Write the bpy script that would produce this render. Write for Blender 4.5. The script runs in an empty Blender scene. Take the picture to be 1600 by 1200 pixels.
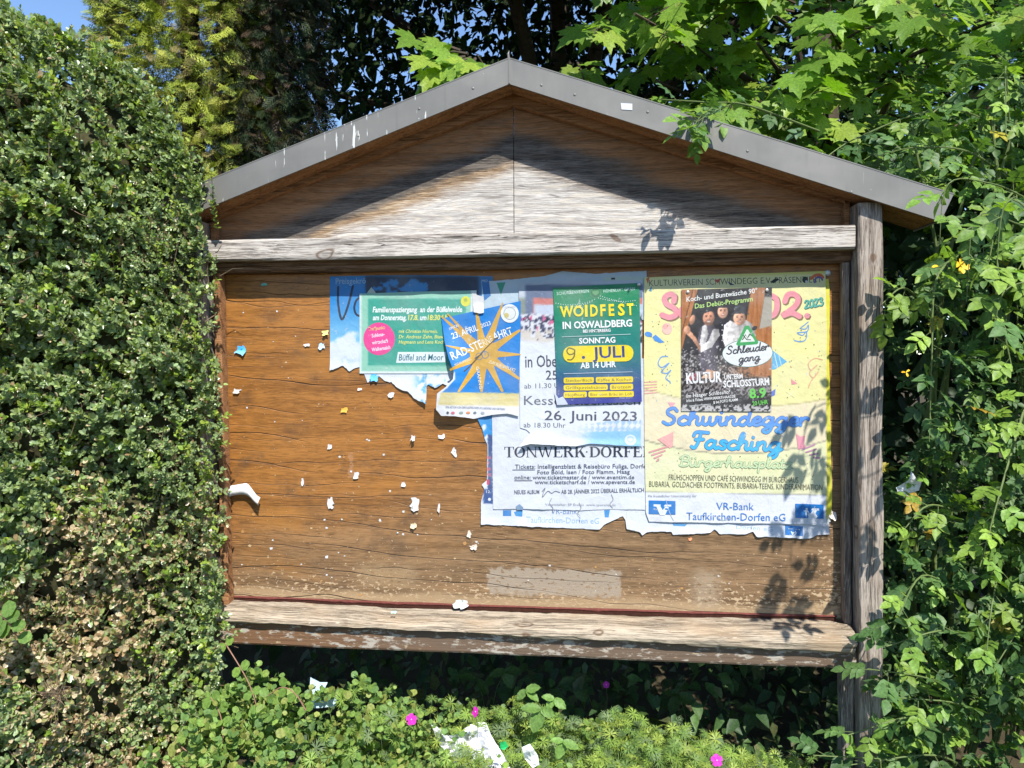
import bpy, bmesh, math, random
import numpy as np
from mathutils import Vector, Matrix

# ------------------------------------------------------------------ camera, sky, sun, exposure
SC = bpy.context.scene
COL = SC.collection
CAM_LOC = np.array([1.26429794, -2.47012599, 1.56721988])
CAM_R = np.array([0.99337603, 0.11483709, -0.00406373])
CAM_U = np.array([2.43087217e-04, 3.32645667e-02, 9.99446552e-01])
CAM_F = np.array([-0.11490871, 0.99282723, -0.03301631])
cam = bpy.data.cameras.new('camera')
cam.sensor_width = 36.0
cam.lens = 36.0 * 1200 / 1600
cam.clip_start = 0.05
cam.clip_end = 2000
cam_ob = bpy.data.objects.new('camera', cam)
COL.objects.link(cam_ob)
m = Matrix.Identity(4)
for i in range(3):
    m[i][0] = CAM_R[i]; m[i][1] = CAM_U[i]; m[i][2] = -CAM_F[i]; m[i][3] = CAM_LOC[i]
cam_ob.matrix_world = m
SC.camera = cam_ob

SUN = Vector((-0.47, 1.0, -1.35)).normalized()          # the way the light travels
world = bpy.data.worlds.new('World')
SC.world = world
world.use_nodes = True
wt = world.node_tree
sky = wt.nodes.new('ShaderNodeTexSky')
sky.sky_type = 'NISHITA'
sky.sun_disc = False
sky.sun_elevation = math.asin(-SUN.z)
sky.sun_rotation = math.atan2(-SUN.x, -SUN.y)
sky.air_density = 0.85
sky.dust_density = 0.1
sky.ozone_density = 4.0
bg = wt.nodes['Background']
bg.inputs['Strength'].default_value = 0.145
wt.links.new(sky.outputs[0], bg.inputs['Color'])
sun = bpy.data.lights.new('sun', 'SUN')
sun.energy = 4.9
sun.angle = math.radians(0.53)
sun.color = (1.0, 0.965, 0.90)
sun_ob = bpy.data.objects.new('sun', sun)
COL.objects.link(sun_ob)
sun_ob.rotation_euler = SUN.to_track_quat('-Z', 'Y').to_euler()
sun_ob.location = (4, -6, 10)
SC.view_settings.view_transform = 'Standard'
SC.view_settings.look = 'None'
SC.view_settings.exposure = 0.78
SC.view_settings.gamma = 1.0
SC.cycles.max_bounces = 8
SC.cycles.transparent_max_bounces = 8

rng = np.random.default_rng(7)


# ------------------------------------------------------------------ helpers: numbers
def at(u, v, y=0.0):
    """the point of the plane at depth y that belongs to the survey point (u, v) of the photograph"""
    u = np.asarray(u, float); v = np.asarray(v, float)
    a = (u - 800) / 1200; b = (v - 600) / 1200
    d = CAM_F + a[..., None] * CAM_R - b[..., None] * CAM_U
    k = (y - CAM_LOC[1]) / d[..., 1]
    return CAM_LOC + d * k[..., None]


def lin(c):
    c = np.asarray(c, float)
    return np.where(c <= 0.04045, c / 12.92, ((c + 0.055) / 1.055) ** 2.4)


def rgb(r, g, b):
    return lin(np.array([r, g, b]) / 255.0)


def hsh(ix, iy, seed):
    h = (ix.astype(np.int64) * 374761393 + iy.astype(np.int64) * 668265263 + seed * 974634721) & 0x7fffffff
    h = ((h ^ (h >> 13)) * 1274126177) & 0x7fffffff
    return ((h ^ (h >> 16)) & 0xffff) / 65535.0


def vn(x, y, seed=0):
    """value noise 0..1"""
    x = np.asarray(x, float); y = np.asarray(y, float)
    ix = np.floor(x); iy = np.floor(y)
    fx = x - ix; fy = y - iy
    fx = fx * fx * (3 - 2 * fx); fy = fy * fy * (3 - 2 * fy)
    a = hsh(ix, iy, seed); b = hsh(ix + 1, iy, seed); c = hsh(ix, iy + 1, seed); d = hsh(ix + 1, iy + 1, seed)
    return (a * (1 - fx) + b * fx) * (1 - fy) + (c * (1 - fx) + d * fx) * fy


def fbm(x, y, seed=0, o=4):
    s = 0; a = 0.5; t = 0
    for k in range(o):
        s = s + a * vn(x * 2 ** k, y * 2 ** k, seed + k * 17); t += a; a *= 0.5
    return s / t


def sm(x, a, b):
    t = np.clip((np.asarray(x, float) - a) / (b - a), 0, 1)
    return t * t * (3 - 2 * t)


def unit(a):
    return a / np.maximum(np.linalg.norm(a, axis=-1, keepdims=True), 1e-9)


# ------------------------------------------------------------------ helpers: objects
def put(o, parent=None):
    COL.objects.link(o)
    if parent is not None:
        o.parent = parent
    return o


def tag(o, label=None, cat=None, group=None, kind=None):
    if label: o['label'] = label
    if cat: o['category'] = cat
    if group: o['group'] = group
    if kind: o['kind'] = kind
    return o


def empty(name, loc):
    o = bpy.data.objects.new(name, None)
    o.location = loc
    o.empty_display_size = 0.1
    return put(o)


def base_of(parent):
    l = Vector((0, 0, 0))
    while parent is not None:
        l += parent.location
        parent = parent.parent
    return l


def mesh_ob(name, verts, faces, mat, parent=None, cols=None, loc=None, smooth=False, mats=None, fmat=None):
    """verts are world positions; the object's origin is the parent's, or loc"""
    verts = np.asarray(verts, float).reshape(-1, 3)
    off = np.array(base_of(parent)) if parent is not None else np.array(loc if loc is not None else (0, 0, 0), float)
    me = bpy.data.meshes.new(name)
    if isinstance(faces, np.ndarray):
        n, k = faces.shape
        me.vertices.add(len(verts)); me.vertices.foreach_set('co', (verts - off).astype(np.float32).ravel())
        me.loops.add(n * k); me.loops.foreach_set('vertex_index', faces.astype(np.int32).ravel())
        me.polygons.add(n)
        me.polygons.foreach_set('loop_start', np.arange(0, n * k, k, dtype=np.int32))
        me.update(calc_edges=True)
    else:
        me.from_pydata([tuple(v) for v in (verts - off)], [], [tuple(f) for f in faces])
        me.update()
    if cols is not None:
        at_ = me.color_attributes.new('col', 'FLOAT_COLOR', 'POINT')
        c = np.ones((len(verts), 4), np.float32); c[:, :3] = cols
        at_.data.foreach_set('color', c.ravel())
    for mm in (mats or [mat]):
        me.materials.append(mm)
    if fmat is not None:
        me.polygons.foreach_set('material_index', np.asarray(fmat, np.int32))
    if smooth:
        me.polygons.foreach_set('use_smooth', np.ones(len(me.polygons), bool))
    o = bpy.data.objects.new(name, me)
    if parent is None and loc is not None:
        o.location = loc
    return put(o, parent)


def bm_ob(name, bm, mat, parent=None, loc=None, smooth=False):
    me = bpy.data.meshes.new(name)
    off = Vector(base_of(parent)) if parent is not None else Vector(loc if loc is not None else (0, 0, 0))
    bmesh.ops.translate(bm, verts=bm.verts, vec=-off)
    bmesh.ops.recalc_face_normals(bm, faces=bm.faces)
    bm.to_mesh(me); bm.free()
    me.materials.append(mat)
    if smooth:
        for p in me.polygons: p.use_smooth = True
    o = bpy.data.objects.new(name, me)
    if parent is None and loc is not None:
        o.location = loc
    return put(o, parent)


def tube(bm, pts, radii, n=6):
    """a closed tube of n sides along pts"""
    pts = [Vector(p) for p in pts]
    rings = []
    for i, p in enumerate(pts):
        d = (pts[min(i + 1, len(pts) - 1)] - pts[max(i - 1, 0)])
        d = d.normalized() if d.length > 1e-9 else Vector((0, 0, 1))
        s = d.cross(Vector((0.31, 0.17, 0.93)))
        if s.length < 1e-3: s = d.cross(Vector((1, 0, 0)))
        s.normalize(); t = d.cross(s)
        r = radii[i] if hasattr(radii, '__len__') else radii
        rings.append([bm.verts.new(p + (s * math.cos(a) + t * math.sin(a)) * r) for a in [2 * math.pi * k / n for k in range(n)]])
    for a, b in zip(rings, rings[1:]):
        for k in range(n):
            bm.faces.new((a[k], a[(k + 1) % n], b[(k + 1) % n], b[k]))
    bm.faces.new(rings[0][::-1]); bm.faces.new(rings[-1])


# ------------------------------------------------------------------ helpers: materials
class NT:
    def __init__(s, name):
        s.m = bpy.data.materials.new(name); s.m.use_nodes = True
        s.t = s.m.node_tree; s.N = s.t.nodes; s.L = s.t.links
        s.bsdf = s.N['Principled BSDF']; s.out = s.N['Material Output']

    def set(s, sock, v):
        if isinstance(v, E_): s.L.new(v.k, sock)
        elif isinstance(v, (tuple, list, np.ndarray)): 
            v = tuple(float(x) for x in v)
            sock.default_value = v if len(sock.default_value) == len(v) else v + (1.0,)
        else: sock.default_value = v

    def math(s, op, a, b=0.0, c=None):
        n = s.N.new('ShaderNodeMath'); n.operation = op
        s.set(n.inputs[0], a); s.set(n.inputs[1], b)
        if c is not None: s.set(n.inputs[2], c)
        return E_(s, n.outputs[0])

    def pos(s):
        g = s.N.new('ShaderNodeNewGeometry')
        x = s.N.new('ShaderNodeSeparateXYZ'); s.L.new(g.outputs['Position'], x.inputs[0])
        return [E_(s, x.outputs[i]) for i in range(3)]

    def vec(s, x, y, z):
        n = s.N.new('ShaderNodeCombineXYZ')
        for i, v in enumerate((x, y, z)): s.set(n.inputs[i], v)
        return E_(s, n.outputs[0])

    def noise(s, vec, scale=1.0, detail=3.0, rough=0.55, dist=0.0):
        n = s.N.new('ShaderNodeTexNoise')
        s.set(n.inputs['Vector'], vec)
        n.inputs['Scale'].default_value = scale; n.inputs['Detail'].default_value = detail
        n.inputs['Roughness'].default_value = rough; n.inputs['Distortion'].default_value = dist
        return E_(s, n.outputs['Fac'])

    def sm(s, x, a, b, lo=0.0, hi=1.0):
        n = s.N.new('ShaderNodeMapRange'); n.interpolation_type = 'SMOOTHSTEP'
        s.set(n.inputs[0], x)
        for i, v in ((1, a), (2, b), (3, lo), (4, hi)): n.inputs[i].default_value = v
        return E_(s, n.outputs[0])

    def mix(s, f, a, b):
        n = s.N.new('ShaderNodeMix'); n.data_type = 'RGBA'; n.clamp_factor = True
        s.set(n.inputs[0], f); s.set(n.inputs[6], a); s.set(n.inputs[7], b)
        return E_(s, n.outputs[2])

    def attr(s, name='col'):
        n = s.N.new('ShaderNodeAttribute'); n.attribute_name = name
        return E_(s, n.outputs['Color'])

    def bump(s, h, strength=0.5, dist=0.002):
        n = s.N.new('ShaderNodeBump'); s.set(n.inputs['Height'], h)
        n.inputs['Strength'].default_value = strength; n.inputs['Distance'].default_value = dist
        s.L.new(n.outputs[0], s.bsdf.inputs['Normal'])

    def done(s, col, rough=0.6, spec=0.3, metal=0.0):
        s.set(s.bsdf.inputs['Base Color'], col); s.set(s.bsdf.inputs['Roughness'], rough)
        s.bsdf.inputs['Specular IOR Level'].default_value = spec
        s.bsdf.inputs['Metallic'].default_value = metal
        return s.m


class E_:
    def __init__(s, t, k): s.t = t; s.k = k
    def __add__(s, o): return s.t.math('ADD', s, o)
    def __radd__(s, o): return s.t.math('ADD', s, o)
    def __sub__(s, o): return s.t.math('SUBTRACT', s, o)
    def __rsub__(s, o): return s.t.math('SUBTRACT', o, s)
    def __mul__(s, o): return s.t.math('MULTIPLY', s, o)
    def __rmul__(s, o): return s.t.math('MULTIPLY', s, o)
    def abs(s): return s.t.math('ABSOLUTE', s)
    def max(s, o): return s.t.math('MAXIMUM', s, o)
    def min(s, o): return s.t.math('MINIMUM', s, o)


def plain(name, c, rough=0.6, spec=0.3, var=0.25, scale=40, metal=0.0):
    t = NT(name); x, y, z = t.pos()
    n = t.noise(t.vec(x, y, z), scale, 4)
    c = np.array(c)
    t.bump(n, 0.2, 0.001)
    return t.done(t.mix(n, tuple(c * (1 - var)), tuple(c * (1 + var))), rough, spec, metal)


def weathered(name, along='x', dark=(0.055, 0.045, 0.036), light=(0.40, 0.33, 0.265), brown=(0.22, 0.125, 0.06), warm=0.25, seed=0.0):
    """silvered softwood with fibres, checks and a few knots"""
    t = NT(name); x, y, z = t.pos()
    if along == 'x': u, v, w = x, z, y
    else: u, v, w = z, x, y
    wob = t.noise(t.vec(u * 3.0, v * 6.0, seed), 1.0, 2) - 0.5
    v2 = v + wob * 0.03
    w2 = w + wob * 0.03
    fib = t.noise(t.vec(u * 10.0 + seed, v2 * 290.0, w2 * 290.0), 1.0, 6, 0.72)
    band = t.noise(t.vec(u * 1.2 + seed, v2 * 40.0, w2 * 40.0), 1.0, 3)
    blot = t.noise(t.vec(u * 5.0, v * 9.0, w * 9.0 + seed), 1.0, 4)
    ring = t.noise(t.vec(u * 1.6, v2 * 70.0, w2 * 70.0 + seed), 1.0, 2, 0.5)
    chk = t.sm((ring - 0.5).abs(), 0.0, 0.022, 1.0, 0.0) * t.sm(t.noise(t.vec(u * 2.5, v * 12.0, w * 12.0 + seed + 3), 1.0, 2), 0.48, 0.62)
    c = t.mix(t.sm(fib * 0.72 + band * 0.28, 0.41, 0.57), dark, light)
    blk = t.noise(t.vec(u * 22.0 + seed, v2 * 330.0, w2 * 330.0), 1.0, 2, 0.5)
    c = t.mix(t.sm(blk, 0.60, 0.70) * 0.6, c, (0.035, 0.027, 0.022))
    c = t.mix(t.sm(blot, 0.45, 0.75) * warm * 2, c, brown)
    kv = t.noise(t.vec(u * 8.0 + seed * 2, v * 16.0, w * 16.0), 1.0, 0) + (fib - 0.5) * 0.06
    knot = t.sm((kv - 0.80).abs(), 0.0, 0.02, 1.0, 0.0)
    c = t.mix(knot * 0.8, c, (0.10, 0.055, 0.03))
    c = t.mix(chk * 0.85, c, (0.016, 0.012, 0.010))
    spl = t.sm(t.noise(t.vec(u * 30.0, v * 90.0, w * 90.0), 1.0, 3), 0.66, 0.76)
    c = t.mix(spl * 0.6, c, tuple(min(0.72, q * 1.45) for q in light))
    t.bump(fib * 0.7 + band * 0.4 - chk * 1.2, 0.7, 0.004)
    return t.done(c, 0.82, 0.15)


def leaf_mat(name, trans=0.35, rough=0.42, spec=0.4, tint=(1.25, 1.35, 0.5)):
    t = NT(name); c = t.attr()
    x, y, z = t.pos()
    n = t.noise(t.vec(x, y, z), 130.0, 2)
    hsv = t.N.new('ShaderNodeHueSaturation'); t.L.new(c.k, hsv.inputs['Color'])
    t.set(hsv.inputs['Value'], t.sm(n, 0.25, 0.75, 0.72, 1.28))
    cc = E_(t, hsv.outputs[0])
    t.done(cc, rough, spec)
    tr = t.N.new('ShaderNodeBsdfTranslucent')
    mul = t.N.new('ShaderNodeMix'); mul.data_type = 'RGBA'; mul.blend_type = 'MULTIPLY'; mul.inputs[0].default_value = 1.0
    mul.clamp_result = False
    t.L.new(cc.k, mul.inputs[6]); mul.inputs[7].default_value = tuple(tint) + (1.0,)
    t.L.new(mul.outputs[2], tr.inputs['Color'])
    mx = t.N.new('ShaderNodeMixShader'); mx.inputs[0].default_value = trans
    t.L.new(t.bsdf.outputs[0], mx.inputs[1]); t.L.new(tr.outputs[0], mx.inputs[2])
    t.L.new(mx.outputs[0], t.out.inputs['Surface'])
    return t.m


# ------------------------------------------------------------------ helpers: leaves
def frames(axis, normal):
    axis = unit(axis)
    side = unit(np.cross(axis, normal))
    nor = np.cross(side, axis)
    return np.stack([side, axis, nor], -1)          # columns


def leaves(tv, tf, pos, axis, normal, size, col, wid=None):
    """one big leaf mesh: template tv (k,3), quads/tris tf; returns verts, faces, cols"""
    n = len(pos); k = len(tv)
    R = frames(axis, normal)
    sz = np.broadcast_to(np.asarray(size, float).reshape(-1, 1, 1), (n, 1, 1))
    T = np.broadcast_to(tv[None], (n, k, 3)).copy()
    if wid is not None: T[:, :, 0] *= np.asarray(wid).reshape(-1, 1)
    V = np.einsum('nij,nkj->nki', R, T * sz) + pos[:, None, :]
    F = (tf[None] + (np.arange(n) * k)[:, None, None]).reshape(-1, tf.shape[1])
    C = np.repeat(col, k, axis=0)
    return V.reshape(-1, 3), F, C


def join(parts):
    vs, fs, cs, o = [], [], [], 0
    for v, f, c in parts:
        vs.append(v); fs.append(f + o); cs.append(c); o += len(v)
    return np.concatenate(vs), np.concatenate(fs), np.concatenate(cs)


def oval(w=0.55, fold=0.10, droop=0.10, tip=0.5):
    """ovate leaf folded along its midrib, 9 points, 6 quads (some degenerate-free)"""
    ys = [0.0, 0.28, 0.62, 1.0]
    ws = [0.03, 0.5 * w, 0.46 * w * (0.6 + 0.4 * tip), 0.02]
    v = []
    for y, h in zip(ys, ws):
        zc = -droop * y * y
        v += [(-h, y, zc + fold * h / (0.5 * w)), (0, y, zc), (h, y, zc + fold * h / (0.5 * w))]
    f = []
    for i in range(3):
        a = i * 3
        f += [(a, a + 1, a + 4, a + 3), (a + 1, a + 2, a + 5, a + 4)]
    return np.array(v, float), np.array(f)


def spoon(w=0.62, fold=0.08, droop=0.05):
    """small rounded (box) leaf"""
    ys = [0.0, 0.3, 0.7, 1.0]
    ws = [0.06, 0.44 * w, 0.5 * w, 0.16 * w]
    v = []
    for y, h in zip(ys, ws):
        zc = -droop * y * y
        v += [(-h, y, zc + fold * h / (0.5 * w)), (0, y, zc), (h, y, zc + fold * h / (0.5 * w))]
    f = []
    for i in range(3):
        a = i * 3
        f += [(a, a + 1, a + 4, a + 3), (a + 1, a + 2, a + 5, a + 4)]
    return np.array(v, float), np.array(f)


def lobed():
    """maple leaf: five pointed lobes fanned round the stalk's end, as triangles folded a little"""
    half = [(0.0, -0.04), (0.13, -0.13), (0.34, -0.13), (0.27, 0.0), (0.52, 0.10), (0.40, 0.17), (0.58, 0.42), (0.40, 0.38),
            (0.36, 0.50), (0.19, 0.40), (0.21, 0.62), (0.12, 0.62), (0.0, 0.90)]
    out = half + [(-a, b) for a, b in half[-2:0:-1]]
    c = len(out)
    v = [(a, b, 0.16 * abs(a) - 0.22 * max(b, 0) ** 2 - 0.25 * max(abs(a) - 0.3, 0)) for a, b in out] + [(0, 0.18, -0.02)]
    f = [(i, (i + 1) % c, c) for i in range(c)]
    return np.array(v, float), np.array(f)


def rnd_dirs(n, mean, jit):
    return unit(np.asarray(mean, float) + rng.normal(0, jit, (n, 3)))


def pick(cols, n, p=None):
    cols = np.asarray(cols, float)
    k = rng.choice(len(cols), n, p=p)
    return cols[k] * rng.uniform(0.75, 1.25, (n, 1))
# ------------------------------------------------------------------ ground
def ground_mat():
    t = NT('soil'); x, y, z = t.pos()
    n = t.noise(t.vec(x, y, z), 9.0, 5); n2 = t.noise(t.vec(x, y, z), 90.0, 3)
    c = t.mix(n, (0.035, 0.026, 0.016), (0.09, 0.07, 0.042))
    c = t.mix(t.sm(n2, 0.5, 0.7) * 0.6, c, (0.05, 0.075, 0.02))
    t.bump(n2, 0.6, 0.01)
    return t.done(c, 0.95, 0.1)


g = np.concatenate([-np.geomspace(900, 1.5, 14), np.linspace(-1.2, 1.2, 13), np.geomspace(1.5, 900, 14)])
gx, gy = np.meshgrid(g + 1.0, g)
gz = (vn(gx * 1.3, gy * 1.3, 3) - 0.5) * 0.06 - 0.03
ng = len(g)
gi = np.arange(ng * ng).reshape(ng, ng)
gf = np.stack([gi[:-1, :-1], gi[:-1, 1:], gi[1:, 1:], gi[1:, :-1]], -1).reshape(-1, 4)
tag(mesh_ob('ground', np.stack([gx, gy, gz], -1), gf, ground_mat(), smooth=True), kind='structure')

# ------------------------------------------------------------------ the notice board
M_GREYX = weathered('silvered_beam_wood', 'x', (0.16, 0.135, 0.117), (0.50, 0.455, 0.405), (0.31, 0.245, 0.19), 0.14, 0.0)
M_GREYZ = weathered('silvered_post_wood', 'z', (0.10, 0.080, 0.066), (0.37, 0.315, 0.265), (0.22, 0.145, 0.095), 0.20, 4.7)
M_SILL = weathered('worn_sill_wood', 'x', (0.115, 0.090, 0.064), (0.41, 0.34, 0.255), (0.34, 0.235, 0.14), 0.30, 9.1)
M_RAIL = weathered('stained_rail_wood', 'x', (0.055, 0.032, 0.019), (0.22, 0.13, 0.075), (0.15, 0.072, 0.034), 0.5, 2.2)
M_RAILZ = weathered('stained_stile_wood', 'z', (0.085, 0.066, 0.052), (0.30, 0.235, 0.185), (0.18, 0.10, 0.055), 0.35, 6.2)
M_BROWN = weathered('varnished_roof_wood', 'x', (0.16, 0.072, 0.028), (0.36, 0.18, 0.082), (0.27, 0.12, 0.046), 0.25, 12.0)


def lower_mat():
    t = NT('flaking_board_paint'); x, y, z = t.pos()
    fib = t.noise(t.vec(x * 5, z * 180, y * 100), 1.0, 4)
    c = t.mix(fib, (0.075, 0.036, 0.018), (0.22, 0.12, 0.062))
    c = t.mix(t.sm(x + (t.noise(t.vec(x * 3, z * 20, 0), 1.0, 2) - 0.5) * 0.6, 0.2, 0.9) * 0.7, c, (0.115, 0.088, 0.066))
    fl = t.noise(t.vec(x * 22, z * 60, 1.0), 1.0, 5, 0.65)
    reg = t.noise(t.vec(x * 2.3, 0.0, 5.0), 1.0, 2)
    c = t.mix(t.sm(fl * 0.65 + reg * 0.35, 0.51, 0.57), c, (0.34, 0.30, 0.25))
    fl2 = t.noise(t.vec(x * 30, z * 80, 7.0), 1.0, 4, 0.6)
    c = t.mix(t.sm(fl2, 0.62, 0.68) * 0.7, c, (0.42, 0.31, 0.19))
    t.bump(fib + fl * 0.5, 0.5, 0.003)
    return t.done(c, 0.75, 0.2)


def panel_mat():
    t = NT('varnished_panel_wood'); x, y, z = t.pos()
    wob = t.noise(t.vec(x * 0.9, z * 3.0, 0.0), 1.0, 3) - 0.5
    v = z + wob * 0.07 + x * 0.012
    fib = t.noise(t.vec(x * 20, v * 230, 0), 1.0, 5, 0.7)
    band = t.noise(t.vec(x * 1.2, v * 30, 3.0), 1.0, 5, 0.6)
    big = t.noise(t.vec(x * 2.2, z * 3.4, 8.0), 1.0, 3)
    mix_ = t.sm(fib * 0.55 + band * 0.45, 0.39, 0.60)
    orange = t.mix(mix_, (0.172, 0.069, 0.016), (0.335, 0.142, 0.034))
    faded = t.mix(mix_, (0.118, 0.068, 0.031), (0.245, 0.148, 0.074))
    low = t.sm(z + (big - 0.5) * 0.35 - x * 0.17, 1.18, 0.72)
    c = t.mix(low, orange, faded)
    # dark fibres: short dashes that lie along the grain
    dash = t.noise(t.vec(x * 26, v * 330, 1.0), 1.0, 3, 0.6)
    dreg = t.noise(t.vec(x * 2.4, v * 11, 4.0), 1.0, 3)
    c = t.mix(t.sm(dash, 0.56, 0.66) * t.sm(dreg, 0.36, 0.60) * 0.75, c, (0.045, 0.022, 0.009))
    # long drying cracks
    def cracks(k, off, w, lo, hi, tilt):
        wv = (t.noise(t.vec(x * 1.1, z * 2.2, off), 1.0, 3) - 0.5) * 0.16 + (t.noise(t.vec(x * 9, z * 9, off), 1.0, 3) - 0.5) * 0.009
        q = (z + x * tilt * t.sm(z, 1.7, 0.9) + wv) * k
        fl_ = t.math('FLOOR', q)
        d = ((q - fl_ - 0.5).abs()) * (1.0 / k)
        on = t.sm(t.noise(t.vec(x * 1.4 + fl_ * 5.13, fl_ * 7.31, off), 1.0, 2), lo, hi)
        wid = t.noise(t.vec(x * 6, fl_ * 3.7, off), 1.0, 2)
        return t.sm(d - (wid - 0.5) * 0.0020, 0.0003, w, 1.0, 0.0) * on
    crack = cracks(11.0, 20.0, 0.0020, 0.42, 0.54, 0.06)
    crack2 = cracks(27.0, 55.0, 0.0014, 0.47, 0.58, 0.04)
    smudge = t.noise(t.vec(x * 9, z * 11, 71.0), 1.0, 5, 0.65)
    c = t.mix(t.sm(smudge, 0.50, 0.70) * 0.55, c, (0.080, 0.048, 0.028))
    warm = t.noise(t.vec(x * 2.6, z * 6.0, 91.0), 1.0, 3)
    c = t.mix(t.sm(warm, 0.52, 0.70) * 0.5 * t.sm(x, 1.2, 0.3), c, (0.36, 0.155, 0.032))
    # scuffed and flaked varnish near the foot and the right edge
    fl = t.noise(t.vec(x * 60, z * 95, 0.0), 1.0, 5, 0.62)
    flr = t.noise(t.vec(x * 5, z * 9, 13.0), 1.0, 3)
    amt = t.sm(z, 0.93, 0.76) * 0.115 + t.sm(x, 1.86, 1.985) * t.sm(z, 1.25, 0.85) * 0.09 + (flr - 0.5) * 0.16 + t.sm(z, 1.5, 0.95) * 0.035
    flake = t.sm(fl + amt, 0.685, 0.715)
    c = t.mix(flake * 0.9, c, (0.44, 0.32, 0.19))
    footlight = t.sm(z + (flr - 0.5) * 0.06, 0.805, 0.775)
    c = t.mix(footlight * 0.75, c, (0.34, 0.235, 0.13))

    def patch(u0, v0, u1, v1, col, k, edge=0.012):
        a = at(u0, v1); b = at(u1, v0)
        j = (t.noise(t.vec(x * 45, z * 45, 2.0), 1.0, 3) - 0.5) * 0.045
        f = t.sm(x + j, a[0], a[0] + edge) * t.sm(x + j, b[0], b[0] + edge, 1.0, 0.0) * t.sm(z + j, a[2], a[2] + edge) * t.sm(z + j, b[2], b[2] + edge, 1.0, 0.0)
        hole = t.sm(fl, 0.36, 0.44)
        return f * hole * k
    c = t.mix(patch(760, 895, 966, 930, 0, 0.85), c, (0.29, 0.235, 0.175))
    c = t.mix(patch(548, 896, 640, 926, 0, 0.55, 0.05), c, (0.30, 0.205, 0.11))
    c = t.mix(patch(1070, 905, 1110, 960, 0, 0.55, 0.05), c, (0.32, 0.25, 0.17))
    c = t.mix(patch(544, 708, 551, 746, 0, 0.4, 0.004), c, (0.40, 0.22, 0.12))
    c = t.mix((crack + crack2 * 0.7).min(1.0) * 0.9, c, (0.022, 0.012, 0.007))
    t.bump(fib * 0.25 + band * 0.2 - crack * 1.6 - crack2 - flake * 0.2, 0.55, 0.004)
    return t.done(c, t.mix(low, (0.42,) * 3, (0.62,) * 3), 0.3)


def gable_mat():
    t = NT('weathered_gable_wood'); x, y, z = t.pos()
    r = 2.372 - (x - 0.985).abs() * 0.337 - z
    wob = t.noise(t.vec(x * 1.6, z * 4.0, 0.0), 1.0, 3) - 0.5
    v = z + wob * 0.05
    fib = t.noise(t.vec(x * 20, v * 400, 0), 1.0, 6, 0.74)
    band = t.noise(t.vec(x * 1.1, v * 55, 3.0), 1.0, 3)
    rg = r + (fib - 0.5) * 0.07 + (t.noise(t.vec(x * 3, v * 12, 6.0), 1.0, 3) - 0.5) * 0.10
    fib = t.sm(fib * 0.7 + band * 0.3, 0.40, 0.58)
    brown = t.mix(fib, (0.19, 0.092, 0.040), (0.37, 0.19, 0.092))
    mild = t.mix(fib, (0.036, 0.031, 0.028), (0.165, 0.14, 0.118))
    pale = t.mix(fib * 0.7 + band * 0.3, (0.30, 0.268, 0.238), (0.64, 0.605, 0.56))
    gold = t.mix(t.sm(x, 0.93, 1.02), t.mix(fib, (0.25, 0.135, 0.06), (0.50, 0.34, 0.19)), t.mix(fib, (0.13, 0.105, 0.085), (0.36, 0.30, 0.25)))
    c = t.mix(t.sm(rg, 0.058, 0.105), brown, mild)
    end = t.sm(rg, 0.150, 0.172)
    c = t.mix(end * 0.7, c, gold)
    c = t.mix(t.sm(rg, 0.172, 0.218), c, pale)
    grow = t.noise(t.vec(x * 1.5 + t.sm(x, 0.9866, 0.9870) * 4.0, v * 13.0, 27.0), 1.0, 2, 0.4)
    gl = t.math('SINE', grow * 85.0)
    c = t.mix(t.sm(gl, 0.55, 1.0) * 0.45 * t.sm(rg, 0.15, 0.2), c, (0.66, 0.58, 0.47))
    c = t.mix(t.sm(gl, -0.6, -1.0) * 0.25, c, (0.18, 0.14, 0.11))
    st = t.noise(t.vec(x * 4, v * 30, 9.0), 1.0, 4)
    c = t.mix(t.sm(st, 0.56, 0.72) * 0.5, c, (0.10, 0.075, 0.055))
    ring = t.noise(t.vec(x * 0.9, v * 34, 17.0), 1.0, 2)
    chk = t.sm((ring - 0.5).abs(), 0.0, 0.012, 1.0, 0.0)
    c = t.mix(chk * 0.45 * t.sm(r, 0.1, 0.2), c, (0.05, 0.03, 0.02))
    t.bump(fib * 0.8 + band * 0.4 - chk, 0.6, 0.003)
    return t.done(c, 0.8, 0.2)


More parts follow.
